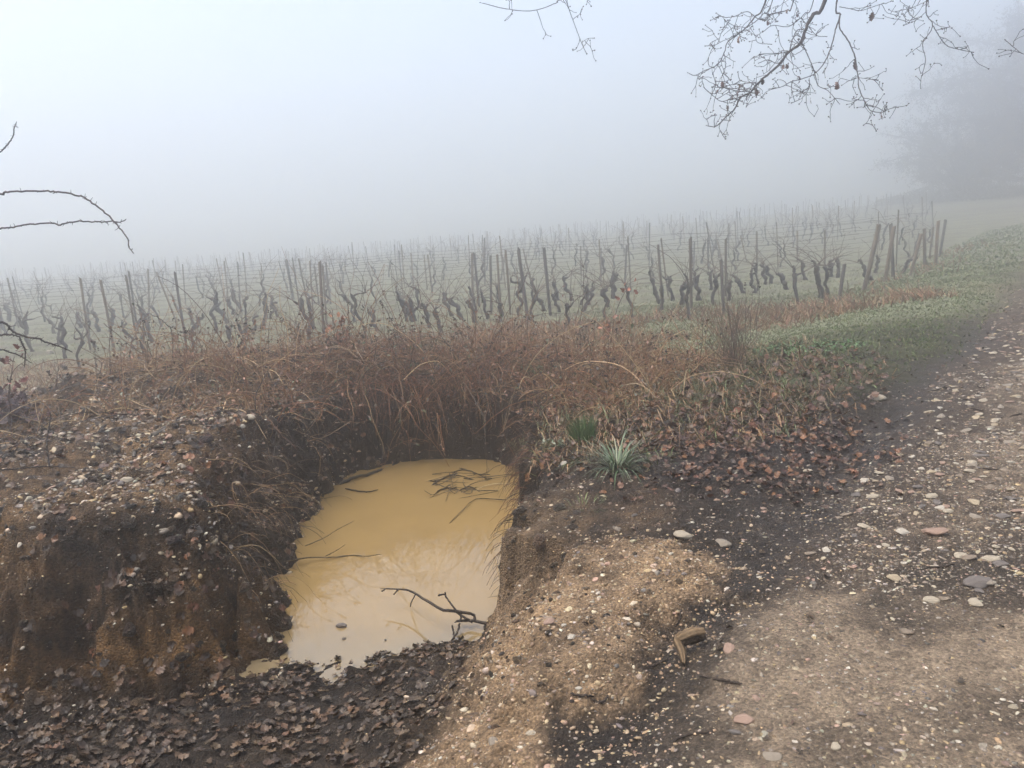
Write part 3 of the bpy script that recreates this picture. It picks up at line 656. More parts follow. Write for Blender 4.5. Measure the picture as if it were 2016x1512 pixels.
for ri, y in enumerate(ROWS[:4]):
    for lv, (h, nm) in enumerate(((1.26, 'top'), (1.14, 'upper'), (.92, 'middle'), (.55, 'low'))):
        if (ri > 1 and lv in (1, 3)) or (ri > 3 and lv == 2): continue
        xs = np.linspace(-.7*y-1, row_end(y)+.2, 60); zz = height(xs, np.full(60, y))
        zz = np.convolve(np.pad(zz, 4, 'edge'), np.ones(9)/9, 'valid')
        P = np.stack([xs, y+.03*np.sin(xs), zz+h+.02*np.sin(xs*2.2+lv)+.03*fbm(xs*.5, xs*0+ri, 9)], 1); b = Bag()
        V, F = tubes(P[None], np.full((1, 60), .0022), 4); b.add(V, F, (.09, .075, .065))
        if lv < 2 or lv == 2:   # tendril stubs left on the wire
            q = P[R.integers(0, 60, 26)]+R.normal(0, .02, (26, 3)); stems(b, q, R.normal(size=(26, 3)), R.uniform(.03, .10, 26), np.full(26, .005), jit(VC, 26), 4, 0, .4)
        tag(obj('trellis_wire', b.build('trellis_wire', M_WIRE)), f'thin rusty {nm} wire strung along vineyard row {ORD[ri]} from the track end', 'wire', 'trellis wires')

# ------------------------------------------------------------------ grass
def blades(bag, base, d0, L, wd, cols, droop=.5):
    n = len(base); d0 = d0/np.linalg.norm(d0, axis=1, keepdims=True); L = np.asarray(L)[:, None]
    m = base+d0*L*.5; d1 = d0.copy(); d1[:, 2] -= droop; d1 += R.normal(0, .15, d1.shape); d1 /= np.linalg.norm(d1, axis=1, keepdims=True); t = m+d1*L*.5
    s = np.cross(d0, np.array([0.12, .9, .3])); s /= np.linalg.norm(s, axis=1, keepdims=True)+1e-6; s = s*np.asarray(wd)[:, None]
    V = np.stack([base-s, base+s, m+s*.8, m-s*.8, t], 1); F = np.array([(0, 1, 2), (0, 2, 3), (3, 2, 4)])
    bag.add(V.reshape(-1, 3), (F[None]+np.arange(n)[:, None, None]*5).reshape(-1, 3), np.repeat(cols, 5, 0))
def meadow(bag, n, box, wf, lmin, lmax, wd, cols, lean=.6, droop=.5):
    x, y = scatter_area(n, *box, wf); k = len(x)
    if not k: return
    b = np.stack([x, y, height(x, y)-.005], 1); d = np.stack([R.normal(0, lean, k), R.normal(0, lean, k), np.ones(k)], 1)
    blades(bag, b, d, R.uniform(lmin, lmax, k), np.full(k, wd)*R.uniform(.6, 1.4, k), pick(cols, k), droop)
GRN = [(.135, .18, .06), (.17, .21, .085), (.11, .15, .05), (.22, .22, .105), (.155, .19, .085)]
DRY = [(.30, .20, .11), (.24, .155, .085), (.36, .25, .14), (.19, .125, .075), (.26, .15, .085)]
RED = [(.30, .15, .08), (.34, .19, .10), (.24, .12, .07)]
fg = Bag()
wv = lambda x, y: ss(.15, -.45, tcoord(x, y)+.25*fbm(x, y, 71))*ss(6.3, 8.2, y+.8*fbm(x*.9, y*.9, 72))*ss(.9, 2.2, x)*np.clip(.7+.7*fbm(x*1.8, y*1.8, 73), .1, 1)
meadow(fg, 95000, (.8, 12, 6, 16), wv, .025, .07, .004, GRN, .8, .7)
wf_ = lambda x, y: ss(10.2, 11.2, y)*(x < row_end(y)+2.5)*np.clip(.55+.8*fbm(x*.7, y*1.6, 74), .08, 1)*(1-.75*sum(np.exp(-((y-q+.1)/.4)**2) for q in ROWS[:5]))*np.where(x < -3, ss(13.2, 14.4, y), 1)
meadow(fg, 55000, (-14, 13, 10, 21), wf_, .03, .09, .006, [(.25, .265, .14), (.29, .295, .17), (.21, .23, .115), (.34, .31, .19)], .8, .7)
meadow(fg, 24000, (5, 22, 15, 32), lambda x, y: ss(.2, -.5, tcoord(x, y))*(x > row_end(y)-.5), .04, .11, .010, GRN, .8, .7)
tag(obj('grass', fg.build('grass', M_GRASS, False)), kind='stuff', label='short grey green grass of verge and vineyard', cat='grass')
dg = Bag()
meadow(dg, 13000, (.1, 3.4, 5.2, 9.6), lambda x, y: ss(-.2, -.8, tcoord(x, y))*(pit_d(x, y) > .2)*np.clip(.5+fbm(x*1.5, y*1.5, 81), 0, 1), .08, .30, .0030, DRY+DRY[:2]+[(.13, .155, .07), (.16, .18, .085), (.10, .12, .055), (.2, .15, .09)], 1.3, 1.1)
meadow(dg, 24000, (-11, 2.0, 9.2, 13.9), lambda x, y: np.clip(.55+.9*fbm(x*1.1, y*1.1, 82), .05, 1), .06, .26, .006, DRY, .7, .6)
meadow(dg, 9000, (-1, 6.6, 11.6, 14.6), lambda x, y: np.clip(.35+1.1*fbm(x*.9, y*1.3, 83), 0, 1), .08, .26, .007, RED+DRY, .7, .5)
meadow(dg, 6000, (5, 14, 14, 24), lambda x, y: np.exp(-((x-row_end(y)-.2)/.8)**2)*np.clip(.4+fbm(x, y, 84), 0, 1), .08, .25, .009, DRY+RED, .7, .5)
tag(obj('dry_grass', dg.build('dry_grass', M_GRASS, False)), kind='stuff', label='dry straw coloured grass behind the pit and under the vines', cat='dry grass')
def tuft(name, px, py, n, lmin, lmax, wd, cols, lean, droop, label, spread=.05):
    p = ground_at(px, py); e = Bag(); k = n; a = R.uniform(0, 6.28, k); rr = spread*np.sqrt(R.random(k))
    b = np.stack([np.cos(a)*rr, np.sin(a)*rr, np.zeros(k)-.01], 1); d = np.stack([np.cos(a)*lean*R.uniform(.2, 1, k), np.sin(a)*lean*R.uniform(.2, 1, k), np.ones(k)], 1)
    L = R.uniform(lmin, lmax, k)
    P = grow(b, d, L, 7, droop, .05); rad = wd*np.interp(np.linspace(0, 1, 7), [0, .4, 1], [.8, 1, .15])[None]*np.ones((k, 1))
    T = np.gradient(P, axis=1); s = np.cross(T, np.array([.1, .2, 1.])); s /= np.linalg.norm(s, axis=2, keepdims=True)+1e-6; s = s*rad[..., None]
    V = np.stack([P-s, P+s], 2); i = np.arange(k*14).reshape(k, 7, 2); F = np.stack([i[:, :-1, 0], i[:, :-1, 1], i[:, 1:, 1], i[:, 1:, 0]], -1).reshape(-1, 4)
    e.add(V.reshape(-1, 3), F, np.repeat(pick(cols, k), 14, 0)); o = obj(name, e.build(name, M_GRASS), None, p); return tag(o, label, 'grass tuft')
tuft('grass_tuft', 1148, 872, 420, .10, .24, .0020, [(.10, .17, .06), (.13, .20, .075), (.08, .13, .05)], .45, .03, 'bright green upright grass tuft beside the pit rim', .07)
tuft('grass_tuft', 1215, 925, 190, .14, .40, .0036, [(.15, .19, .12), (.10, .15, .075), (.20, .22, .15)], 1.3, .26, 'blue green arching grass tuft below the upright tuft', .06)
for q, (px, py, lb_) in enumerate([(1030, 880, 'small grassy sprig on the pit rim left of the tufts'), (1545, 760, 'pale green grass clump under the many stemmed shrub'), (1375, 800, 'thin green grass clump in the dead leaves, right of the tufts'), (1300, 905, 'sparse dull grass blades in leaf litter right of the arching tuft'), (1150, 1000, 'thin green grass wisps on bare soil below the arching tuft')]):
    tuft('grass_tuft', px, py, 40 if q != 1 else 140, .04, .13, .0022, GRN, 1.2, .2, lb_, .10)
def weed(px, py, n, size, cols, label, spread, name='weed', h=.08):
    p = ground_at(px, py); b = Bag(); a = R.uniform(0, 6.28, n); rr = spread*np.sqrt(R.random(n))
    pos = np.stack([np.cos(a)*rr, np.sin(a)*rr*.6, R.uniform(.01, h, n)], 1); M = rot_zyx(R.uniform(0, 6.28, n), R.normal(.3, .5, n), R.normal(0, .5, n))*(size*R.uniform(.6, 1.3, n))[:, None, None]
    place(b, SML[1], pos, M, pick(cols, n)); e = empty(name, p); tag(obj('leaf', b.build('leaf', M_LEAF), e), kind='stuff')
    s = Bag(); m = max(6, n//6); stems(s, pos[:m]*[.3, .3, 0]-[0, 0, .01], pos[:m]+[0, 0, .02], np.linalg.norm(pos[:m], axis=1), np.full(m, .0016), jit((.11, .12, .06), m), 5, 0, .1); tag(obj('stem', s.build('stem', M_TWIG), e), kind='stuff')
    tag(e, label, 'plant')
WG2 = [(.10, .14, .055), (.14, .19, .08), (.07, .10, .04)]
WG = [(.16, .19, .10), (.10, .15, .06), (.22, .24, .15)]
weed(1092, 885, 70, .028, WG, 'small pale leafy weed by the pit rim, left of the upright tuft', .10)
weed(648, 752, 120, .035, [(.12, .19, .08), (.17, .24, .12), (.09, .14, .06)], 'light green leafy sprig over the left end of the back wall', .16, h=.2)
weed(1590, 690, 700, .035, [(.09, .17, .05), (.12, .21, .07), (.07, .12, .04)], 'bright green weed patch in the verge, right of the many stemmed shrub', .62, h=.06)
weed(945, 775, 140, .032, [(.09, .13, .06), (.13, .17, .09)], 'dull green trailing leaves on the back wall near its right corner', .2, h=.22)
weed(760, 735, 260, .036, WG2, 'small dull green leaves amid russet brambles above the middle of the back wall', .2, h=.2)
weed(1000, 795, 320, .036, WG2, 'trailing green leaves at the right back corner of the pit', .22, h=.25)
weed(1060, 745, 240, .036, WG2, 'greenish bramble leaves right of the back wall top', .25, h=.15)
weed(600, 815, 110, .028, WG2, 'green leaves hanging at the left back corner of the pit', .16, h=.22)
weed(1180, 715, 300, .036, WG2, 'dark green low leaves at the foot of the leaning sapling', .25, h=.12)
weed(115, 700+68, 60, .03, [(.05, .07, .035), (.09, .11, .05)], 'dark green low plant on the crest of the left bank', .14)

# ------------------------------------------------------------------ brambles on the back bank
BRC = [(.27, .122, .062), (.17, .083, .048), (.30, .19, .095), (.072, .053, .038), (.27, .155, .08), (.48, .34, .19)]
BRL = [(.30, .145, .075), (.17, .09, .055), (.075, .05, .038), (.16, .08, .05), (.06, .065, .04), (.20, .11, .065)]
def bush(x, y, rx, ry, hh, nc, nt_, nl, cols, leafc, label, green=0):
    nt_ = int(nt_*.5*R.uniform(.6, 1.3)); nc = int(nc*R.uniform(.8, 1.2)); hh *= R.uniform(.8, 1.3); hh *= 1.15
    z = hz(x, y); e = empty('bramble_bush', (x, y, z)); s = Bag()
    def bases(n, q=1.0):
        a = R.uniform(0, 6.28, n); r_ = np.sqrt(R.random(n))*q; X = np.cos(a)*r_*rx; Y = np.sin(a)*r_*ry
        return np.stack([X, Y, height(X+x, Y+y)-z-.01], 1)
    b = bases(nc, .8); d = np.stack([R.normal(0, .8, nc), R.normal(-.15, .7, nc), R.uniform(.3, 1.1, nc)], 1)
    P = stems(s, b, d, R.uniform(.5, 1.3, nc)*hh*2.0, R.uniform(.0024, .0062, nc), pick(cols, nc), 12, .16, .13, 3, .4)
    nw = max(8, nc//5); stems(s, bases(nw), np.stack([R.normal(0, .35, nw), R.normal(0, .3, nw), np.ones(nw)], 1), R.uniform(.7, 1.6, nw)*hh*1.75, R.uniform(.002, .0045, nw), pick(cols, nw), 11, .03, .11, 3, .4)
    na = max(5, nc//11); pa_ = [BRC[5], BRC[2], (.40, .29, .17), BRC[3]]
    stems(s, bases(na), np.stack([R.normal(0, .9, na), R.normal(-.5, .6, na), R.uniform(.5, 1.1, na)], 1), R.uniform(.6, 1.25, na)*(.6+hh), R.uniform(.0035, .0062, na), pick(pa_, na), 14, .13, .06, 4, .45)
    nh = max(4, nc//9); PH = stems(s, bases(nh), np.stack([R.normal(0, .25, nh), R.normal(0, .25, nh), np.ones(nh)], 1), R.uniform(.5, .95, nh)*(.25+hh), R.uniform(.0022, .0035, nh), pick([BRC[3], BRC[1]], nh), 9, .01, .07, 3, .6)
    hb = Bag(); qh = np.repeat(PH[:, -1], 5, 0)+R.normal(0, .011, (nh*5, 3)); place(hb, PEB0[2], qh, np.eye(3)[None]*R.uniform(.006, .012, nh*5)[:, None, None], jit((.055, .04, .034), nh*5)); tag(obj('seed_head', hb.build('seed_head', M_TWIG), e), kind='stuff')
    b2 = np.concatenate([P[R.integers(0, nc, nt_*2//3), R.integers(2, 12, nt_*2//3)], bases(nt_-nt_*2//3)])
    d2 = np.stack([R.normal(0, .8, nt_), R.normal(0, .8, nt_), R.uniform(-.4, .9, nt_)], 1)
    P2 = stems(s, b2, d2, R.uniform(.10, .36, nt_), R.uniform(.0015, .0034, nt_), pick(cols, nt_), 7, .04, .25, 3, .4)
    tag(obj('cane', s.build('cane', M_TWIG), e), kind='stuff')
    lf = Bag(); al = np.concatenate([P2.reshape(-1, 3), P[:, 3:].reshape(-1, 3)]); pos = al[R.integers(0, len(al), nl)]+R.normal(0, .012, (nl, 3))
    M = rot_zyx(R.uniform(0, 6.28, nl), R.normal(.2, .8, nl), R.normal(0, .8, nl))*R.uniform(.018, .05, nl)[:, None, None]
    c = pick(leafc, nl)
    green = green+.07
    if green: gk = R.random(nl) < green; c[gk] = pick(WG, gk.sum())*.7
    place(lf, SML[0], pos, M, c); tag(obj('leaf', lf.build('leaf', M_LEAF), e), kind='stuff')
    return tag(e, label, 'bramble', 'brambles matted along the bank')
BB = [(-3.75, 8.15, .5, .4, .34, 60, 260, 260, 0, 'sparse straw coloured bramble at the left end of the bank top'),
      (-3.1, 8.1, .55, .45, .42, 90, 420, 420, 0, 'tangle of tan bramble canes on the left bank crest'),
      (-2.55, 7.9, .5, .5, .42, 100, 480, 420, .03, 'tan bramble arching over the left back corner of the pit'),
      (-2.0, 8.5, .5, .45, .34, 90, 620, 700, .02, 'dark brown low bramble mat behind the left back corner'),
      (-2.1, 9.1, .55, .45, .34, 70, 520, 500, 0, 'brown bramble behind the mat, under the left orange sapling'),
      (-1.5, 8.35, .45, .4, .36, 110, 700, 500, .08, 'reddish bramble hanging over the back wall, left of its middle'),
      (-1.45, 9.1, .5, .45, .36, 80, 560, 500, 0, 'reddish bramble topping the bank behind the middle of the back wall'),
      (-.95, 8.3, .45, .4, .36, 110, 700, 480, .10, 'red brown bramble curtain over the middle of the back wall'),
      (-.85, 9.1, .5, .45, .36, 80, 560, 480, 0, 'brown bramble with many seed heads on the bank behind the curtain'),
      (-.4, 8.3, .42, .4, .36, 100, 620, 520, .25, 'greenish bramble over the right end of the back wall'),
      (-.2, 9.0, .5, .45, .34, 80, 520, 480, .08, 'brown green bramble on the bank crest right of the back wall'),
      (.2, 8.2, .45, .45, .30, 90, 520, 420, .08, 'brown bramble at the right back corner of the pit'),
      (.5, 8.9, .5, .45, .32, 80, 480, 420, .03, 'twiggy bramble under the right orange sapling'),
      (.55, 7.5, .5, .45, .24, 80, 480, 360, .05, 'flattened brown bramble above the upright grass tuft'),
      (1.05, 8.2, .5, .5, .28, 80, 480, 380, .04, 'straw brown bramble halfway between right corner and shrub'),
      (1.35, 8.9, .5, .45, .28, 60, 380, 300, .03, 'low twiggy bramble left of the many stemmed shrub'),
      (1.2, 7.3, .5, .45, .20, 60, 360, 300, .05, 'flattened dry bramble right above the leaf litter'),
      (.45, 6.95, .45, .4, .20, 60, 360, 200, .10, 'flattened russet bramble just above the pale leafy weed by the rim'),
      (.95, 6.65, .45, .4, .18, 50, 320, 160, .10, 'low russet bramble right of the upright grass tuft'),
      (1.55, 7.75, .5, .45, .26, 60, 360, 220, .06, 'tan bramble clump left below the many stemmed shrub'),
      (1.95, 8.3, .5, .45, .24, 50, 320, 160, .06, 'tan grassy bramble at the foot of the many stemmed shrub'),
      (-3.65, 7.0, .6, .5, .30, 26, 90, 60, .03, 'sparse thorny bramble stems over the stones of the left bank'),
      (-4.3, 6.5, .6, .5, .30, 24, 80, 60, .03, 'few bramble stems among dead leaves at the far left of the bank'),
      (-2.75, 6.9, .5, .5, .28, 34, 150, 110, .05, 'thin bramble sprawling over the bank beside the curved root'),
      (-2.15, 7.1, .3, .5, .24, 60, 320, 380, .04, 'dark bramble spilling down the left wall of the pit')]
for x, y, rx, ry, hh, nc, nt_, nl, gr, lab in BB:
    tan = x < -2.3 or x > .9
    bush(x, y, rx, ry, hh, nc, nt_, nl, ([BRC[2], BRC[5], BRC[4], BRC[0]] if tan else BRC[:5]), BRL, lab, gr)
# dense mat and hanging stems
mt = Bag()
n = 2400; rx_ = R.uniform(-3.6, 1.6, n*2); pp = np.interp(rx_, [q[0] for q in RIDGE], [q[1] for q in RIDGE]); ry_ = pp+R.normal(-.15, .5, n*2)
k = (pit_d(rx_, ry_) > .12); rx_, ry_ = rx_[k][:n], ry_[k][:n]; n = len(rx_)
stems(mt, np.stack([rx_, ry_, height(rx_, ry_)-.01], 1), np.stack([R.normal(0, .8, n), R.normal(-.2, .8, n), R.uniform(.3, 1, n)], 1), R.uniform(.12, .5, n), R.uniform(.0015, .0038, n), pick(BRC, n), 7, .12, .2, 3)
n = 4200; x = R.uniform(-3.3, 1.6, n); y = np.interp(x, [q[0] for q in RIDGE], [q[1] for q in RIDGE])+R.normal(-.1, .5, n); k = pit_d(x, y) > .1; x, y = x[k], y[k]; n = len(x)
M = rot_zyx(R.uniform(0, 6.28, n), R.normal(.2, .7, n), R.normal(0, .7, n))*R.uniform(.02, .05, n)[:, None, None]
place(mt, SML[0], np.stack([x, y, height(x, y)+R.uniform(.01, .2, n)], 1), M, pick(BRL, n))
tag(obj('bramble_mat', mt.build('bramble_mat', M_TWIG)), kind='stuff', label='matted dead bramble twigs covering the bank top', cat='brambles')
hr = Bag()
n = 900; x = R.uniform(-1.95, .05, n); y = 8.02+R.uniform(-.05, .22, n)+.06*np.sin(x*5)
stems(hr, np.stack([x, y, height(x, y)*0+R.uniform(-.12, .18, n)], 1), np.stack([R.normal(0, .5, n), R.normal(-.75, .3, n), R.uniform(-.8, .5, n)], 1), R.uniform(.15, .55, n), R.uniform(.0014, .0034, n), pick([BRC[0], BRC[1], BRC[3], (.05, .04, .032)], n), 9, .3, .13, 3)
n = 620; yy = R.uniform(4.6, 7.8, n); x = np.interp(yy, [4.3, 4.75, 5.3, 6.2, 7.8], [-.24, -.1, -.02, .06, .0])+R.normal(.06, .03, n)
stems(hr, np.stack([x, yy, height(x, yy)+.01], 1), np.stack([R.normal(-.6, .3, n), R.normal(0, .6, n), R.uniform(-.3, .4, n)], 1), R.uniform(.08, .35, n), R.uniform(.0015, .0035, n), pick([(.05, .04, .032), (.08, .06, .045), BRC[1]], n), 8, .28, .16, 3)
n = 520; yy = R.uniform(4.5, 7.9, n); x = np.interp(yy, [4.3, 5.6, 6.5, 7.8], [-1.75, -1.95, -2.05, -1.95])+R.normal(.05, .08, n)
stems(hr, np.stack([x, yy, height(x, yy)+.01], 1), np.stack([R.normal(.6, .3, n), R.normal(-.2, .6, n), R.uniform(-.3, .4, n)], 1), R.uniform(.1, .45, n), R.uniform(.0015, .0035, n), pick([(.05, .04, .032), (.08, .06, .045), BRC[2]], n), 8, .26, .16, 3)
tag(obj('hanging_roots', hr.build('hanging_roots', M_TWIG)), kind='stuff', label='dark roots and stems hanging down the pit walls', cat='roots')

# ------------------------------------------------------------------ single canes, saplings, stalks
def pxpath(pts, y0, y1=None, k=None):
    y1 = y0 if y1 is None else y1
    return [at(a, b, y=y0+(y1-y0)*i/max(1, len(pts)-1)) for i, (a, b) in enumerate(pts)]
def z1(L): return [(a/4.8, 480+b/4.8) for a, b in L]
def z6(L): return [(a/4.8, 200+b/4.8) for a, b in L]
def spiny(bag, P, r, n, col):
    idx = R.integers(1, len(P)-1, n); q = P[idx]; stems(bag, q, R.normal(size=(n, 3)), R.uniform(.008, .022, n)*r/.004, np.full(n, r*.45), jit(col, n), 3, 0, .1)
CD = (.065, .048, .045)
briar = empty('briar_bush', (-4.9, 5.2, hz(-4.9, 5.2)))
tag(briar, 'thorny briar arching bare canes in from the left edge', 'briar')
LC = [(z6([(-700, 3000), (-420, 1500), (-160, 960), (0, 880), (80, 855), (250, 850), (440, 848), (560, 855), (740, 885), (830, 930), (950, 1015), (1040, 1095), (1110, 1170), (1205, 1290), (1215, 1370), (1265, 1440)]), 5.2, 4.4, .0055),
      (z6([(-700, 3000), (-480, 1800), (-200, 1260), (0, 1200), (130, 1188), (240, 1165), (490, 1150), (570, 1160), (720, 1133), (930, 1138), (1060, 1130), (1130, 1140), (1195, 1110)]), 5.2, 4.6, .005),
      (z6([(-700, 3000), (-500, 1600), (-200, 620), (0, 475), (60, 420), (125, 320), (135, 250), (160, 185)]), 5.2, 4.8, .004),
      (z1([(-700, 1650), (-350, 900), (0, 745), (110, 820), (250, 880), (360, 900), (470, 940), (560, 970), (690, 1025)]), 5.2, 5.8, .0075),
      (z1([(-700, 1650), (-300, 950), (0, 870), (80, 855), (180, 880), (215, 960), (240, 1020), (230, 1170)]), 5.2, 5.3, .006),
      (z1([(-700, 1650), (-200, 1040), (0, 1000), (80, 1020), (190, 1060), (300, 1130)]), 5.2, 5.5, .005)]
for pts, ya, yb, r_ in LC:
    b = Bag(); P = one_tube(b, np.array(pxpath(pts, ya, yb))-np.array(briar.location), [r_*1.5, r_, r_*.9, r_*.5], CD, 70, 5, .35); spiny(b, P[20:], r_, 34, CD)
    obj('cane', b.build('cane', M_TWIG), briar)
def cane(pts, ya, yb, r_, col, label, thorns=10, root=True, name='bramble_cane', leaves=0):
    P = np.array(pxpath(pts, ya, yb)); b = Bag(); o = P[0].copy(); P2 = one_tube(b, P-o, [r_, r_*.8, r_*.5], col, 40, 5, .4)
    if thorns: spiny(b, P2, r_, thorns, col)
    tag(obj(name, b.build(name, M_TWIG), None, o), label, 'bramble cane')
TAN = (.22, .15, .09)
cane(z1([(2300, 1330), (1900, 1180), (1560, 1110), (1380, 1050), (1250, 980), (1100, 850), (970, 745)]), 8.1, 7.6, .0055, (.16, .10, .065), 'long arching cane rising leftward above the tan bramble tangle', 26)
cane(z1([(2300, 1390), (1700, 1250), (1300, 1190), (1000, 1100), (750, 970)]), 8.0, 7.4, .005, (.17, .11, .07), 'lower arching cane reaching left below the long one', 20)
cane(z1([(1640, 1150), (1620, 830), (1580, 770), (1500, 700), (1420, 670)]), 8.2, 8.0, .006, (.09, .075, .065), 'hooked grey cane tip in front of the ninth post', 6)
cane([(515, 770), (560, 700), (587, 662), (616, 630), (640, 600)], 8.2, 8.2, .005, TAN, 'straight tan cane slanting up right from the bank crest', 4)
cane([(285, 745), (330, 742), (400, 757), (470, 775), (520, 790)], 7.9, 7.2, .0055, TAN, 'pale tan cane lying across the left bank crest', 6)
cane([(110, 775), (140, 760), (165, 757), (205, 762), (240, 765)], 7.3, 7.4, .006, (.11, .085, .07), 'dark bowed cane on the skyline of the left bank', 8)
cane([(640, 790), (625, 822), (600, 850), (570, 835), (545, 800), (520, 770)], 6.9, 7.2, .004, TAN, 'looping straw cane above the left wall of the pit', 0)
cane([(690, 830), (640, 860), (620, 862), (570, 842)], 6.7, 6.9, .0035, TAN, 'pale straw stem poking over the water from the left wall', 0)
cane([(1090, 705), (1088, 725), (1112, 735), (1120, 770)], 8.0, 7.6, .005, (.30, .21, .12), 'bent straw stem right of the back wall top', 0)
cane([(1015, 760), (1005, 800), (990, 850), (1008, 780), (1040, 765)], 7.7, 7.4, .005, (.24, .17, .10), 'pale bent stem at the right back corner', 0)
cane([(1260, 700), (1290, 680), (1320, 660), (1350, 647)], 8.6, 9.0, .006, (.10, .08, .065), 'dark cane slanting up right over the straw grass', 4)
cane([(1010, 760), (1060, 742), (1110, 735), (1200, 760), (1250, 775)], 8.0, 7.4, .004, (.17, .11, .075), 'thin reddish runner across the flattened bramble', 6)
def stalk(pts, y0, r_, label, heads=0, twigs=0, lv=None, name='dry_stalk', cat='dry stalk', col=(.09, .06, .05), nl=0):
    P = np.array(pxpath(pts, y0)); o = P[0].copy(); o[2] = min(o[2], hz(o[0], o[1])); P = P-o; P[0] *= 0; e = empty(name, o); b = Bag(); Q = one_tube(b, P, [r_, r_*.8, r_*.4], col, 24, 5, .3)
    if twigs:
        i = R.integers(6, 23, twigs); stems(b, Q[i], np.stack([R.normal(0, .7, twigs), R.normal(0, .5, twigs), R.uniform(.3, 1, twigs)], 1), R.uniform(.08, .28, twigs), np.full(twigs, r_*.45), jit(col, twigs), 6, .0, .15)
    obj('stem', b.build('stem', M_TWIG), e)
    if heads:
        h = Bag(); q = np.repeat(Q[-1:], heads, 0)+np.stack([R.normal(0, .012, heads), R.normal(0, .012, heads), R.uniform(-.08, .01, heads)], 1)
        place(h, PEB0[0], q, np.eye(3)[None]*R.uniform(.008, .016, heads)[:, None, None], jit((.06, .045, .04), heads)); tag(obj('seed_head', h.build('seed_head', M_TWIG), e), kind='stuff')
    if nl:
        i = R.integers(5, 24, nl); q = Q[i]+R.normal(0, .045, (nl, 3)); M = rot_zyx(R.uniform(0, 6.28, nl), R.normal(.6, .6, nl), R.normal(0, .7, nl))*R.uniform(.05, .085, nl)[:, None, None]
        cl = pick(lv, nl)
        for w in range(nl): l = Bag(); place(l, OAK[w % 6], q[w:w+1], M[w:w+1], cl[w:w+1]); obj('leaf', l.build('leaf', M_LEAF), e)
    return tag(e, label, cat)
ORG = [(.38, .15, .07), (.44, .19, .09), (.30, .11, .055)]
stalk([(668, 715), (664, 680), (656, 645), (655, 608)], 9.2, .006, 'oak sapling hung with orange brown leaves on the bank, left', 0, 3, ORG, 'oak_sapling', 'sapling', nl=16)
stalk([(690, 715), (686, 690), (676, 660), (672, 632)], 9.25, .006, 'leafier orange brown oak sapling just right of the left one', 0, 6, ORG, 'oak_sapling', 'sapling', nl=42)
stalk([(1200, 690), (1206, 650), (1218, 600), (1242, 556)], 9.2, .006, 'leaning sapling with a few red brown leaves, right of the back wall', 0, 2, [(.32, .11, .06), (.26, .085, .05)], 'oak_sapling', 'sapling', nl=11)
stalk([(1196, 690), (1198, 670), (1196, 655), (1200, 635)], 9.3, .006, 'short tuft of orange leaves at the foot of the leaning sapling', 0, 3, ORG, 'oak_sapling', 'sapling', nl=18)
stalk([(1142, 685), (1142, 640), (1147, 600), (1150, 516)], 9.4, .006, 'bare upright sapling with fine side twigs behind the bank', 0, 22, name='bare_sapling', cat='sapling')
stalk([(793, 690), (782, 660), (770, 630), (750, 592)], 9.2, .005, 'leaning dock stalk with a dark seed head above the bank', 9, 3)
stalk([(925, 690), (922, 660), (918, 610), (898, 585)], 9.3, .004, 'thin pale stalk curving left in front of the vines', 0, 4)
stalk([(340, 720), (345, 690), (348, 660)], 8.6, .005, 'upright leafy dry stalk with pinkish leaves, left bank', 3, 3, [(.34, .16, .11)], nl=12)
stalk([(402, 745), (398, 715), (395, 680), (380, 650)], 8.4, .005, 'dry stalk with curled brown leaves above the tan bramble', 2, 5, [(.12, .075, .055), (.2, .12, .08)], nl=14)
stalk([(112, 775), (112, 750), (114, 730)], 7.4, .005, 'dry weed stalk with dark leaves on the left bank skyline', 3, 8, [(.10, .08, .06)], nl=8)
stalk([(217, 760), (217, 730), (216, 690), (215, 655)], 7.9, .005, 'upright reddish stalk, left of the tan bramble', 2, 5)
stalk([(243, 770), (240, 745), (238, 705), (236, 672)], 7.9, .0045, 'upright dry stalk just right of the reddish one', 4, 4)
stalk([(187, 755), (196, 735), (200, 715), (186, 705)], 7.7, .0045, 'crooked dry stalk, first of the upright stalks on the left bank', 3, 4)
for q, (a, b_, c, d_, t_) in enumerate([(1468, 620, 1466, 558, 'tallest'), (1478, 625, 1480, 560, 'middle'), (1490, 625, 1495, 556, 'rightmost')]):
    stalk([(a, b_+55), (a, b_), ((a+c)/2+2, (b_+d_)/2), (c, d_)], 10.5, .0045, f'dry stalk with small dark flower heads behind the shrub, {t_} of three', 5, 4)
stalk([(10, 815), (18, 780), (22, 740), (28, 700)], 6.3, .006, 'stem with big dark red dead leaves at the left edge', 0, 3, [(.16, .055, .04), (.22, .07, .05)], 'red_leaved_plant', 'plant', nl=12)
lp = Bag(); o = ground_at(20, 830); n = 150; pos = np.stack([R.normal(0, .13, n), R.normal(0, .12, n), R.uniform(0, .28, n)], 1); pos[:, 2] *= np.exp(-(pos[:, 0]/.2)**2)
place(lp, OAK[0], pos, rot_zyx(R.uniform(0, 6.28, n), R.normal(.5, .6, n), R.normal(0, .6, n))*R.uniform(.06, .1, n)[:, None, None], pick([(.10, .055, .05), (.13, .06, .05), (.085, .055, .055)], n))
tag(obj('leaf_heap', lp.build('leaf_heap', M_LEAF), None, o), 'dark reddish heap of dead leaves at the left edge of the bank', 'leaf heap', kind='stuff')
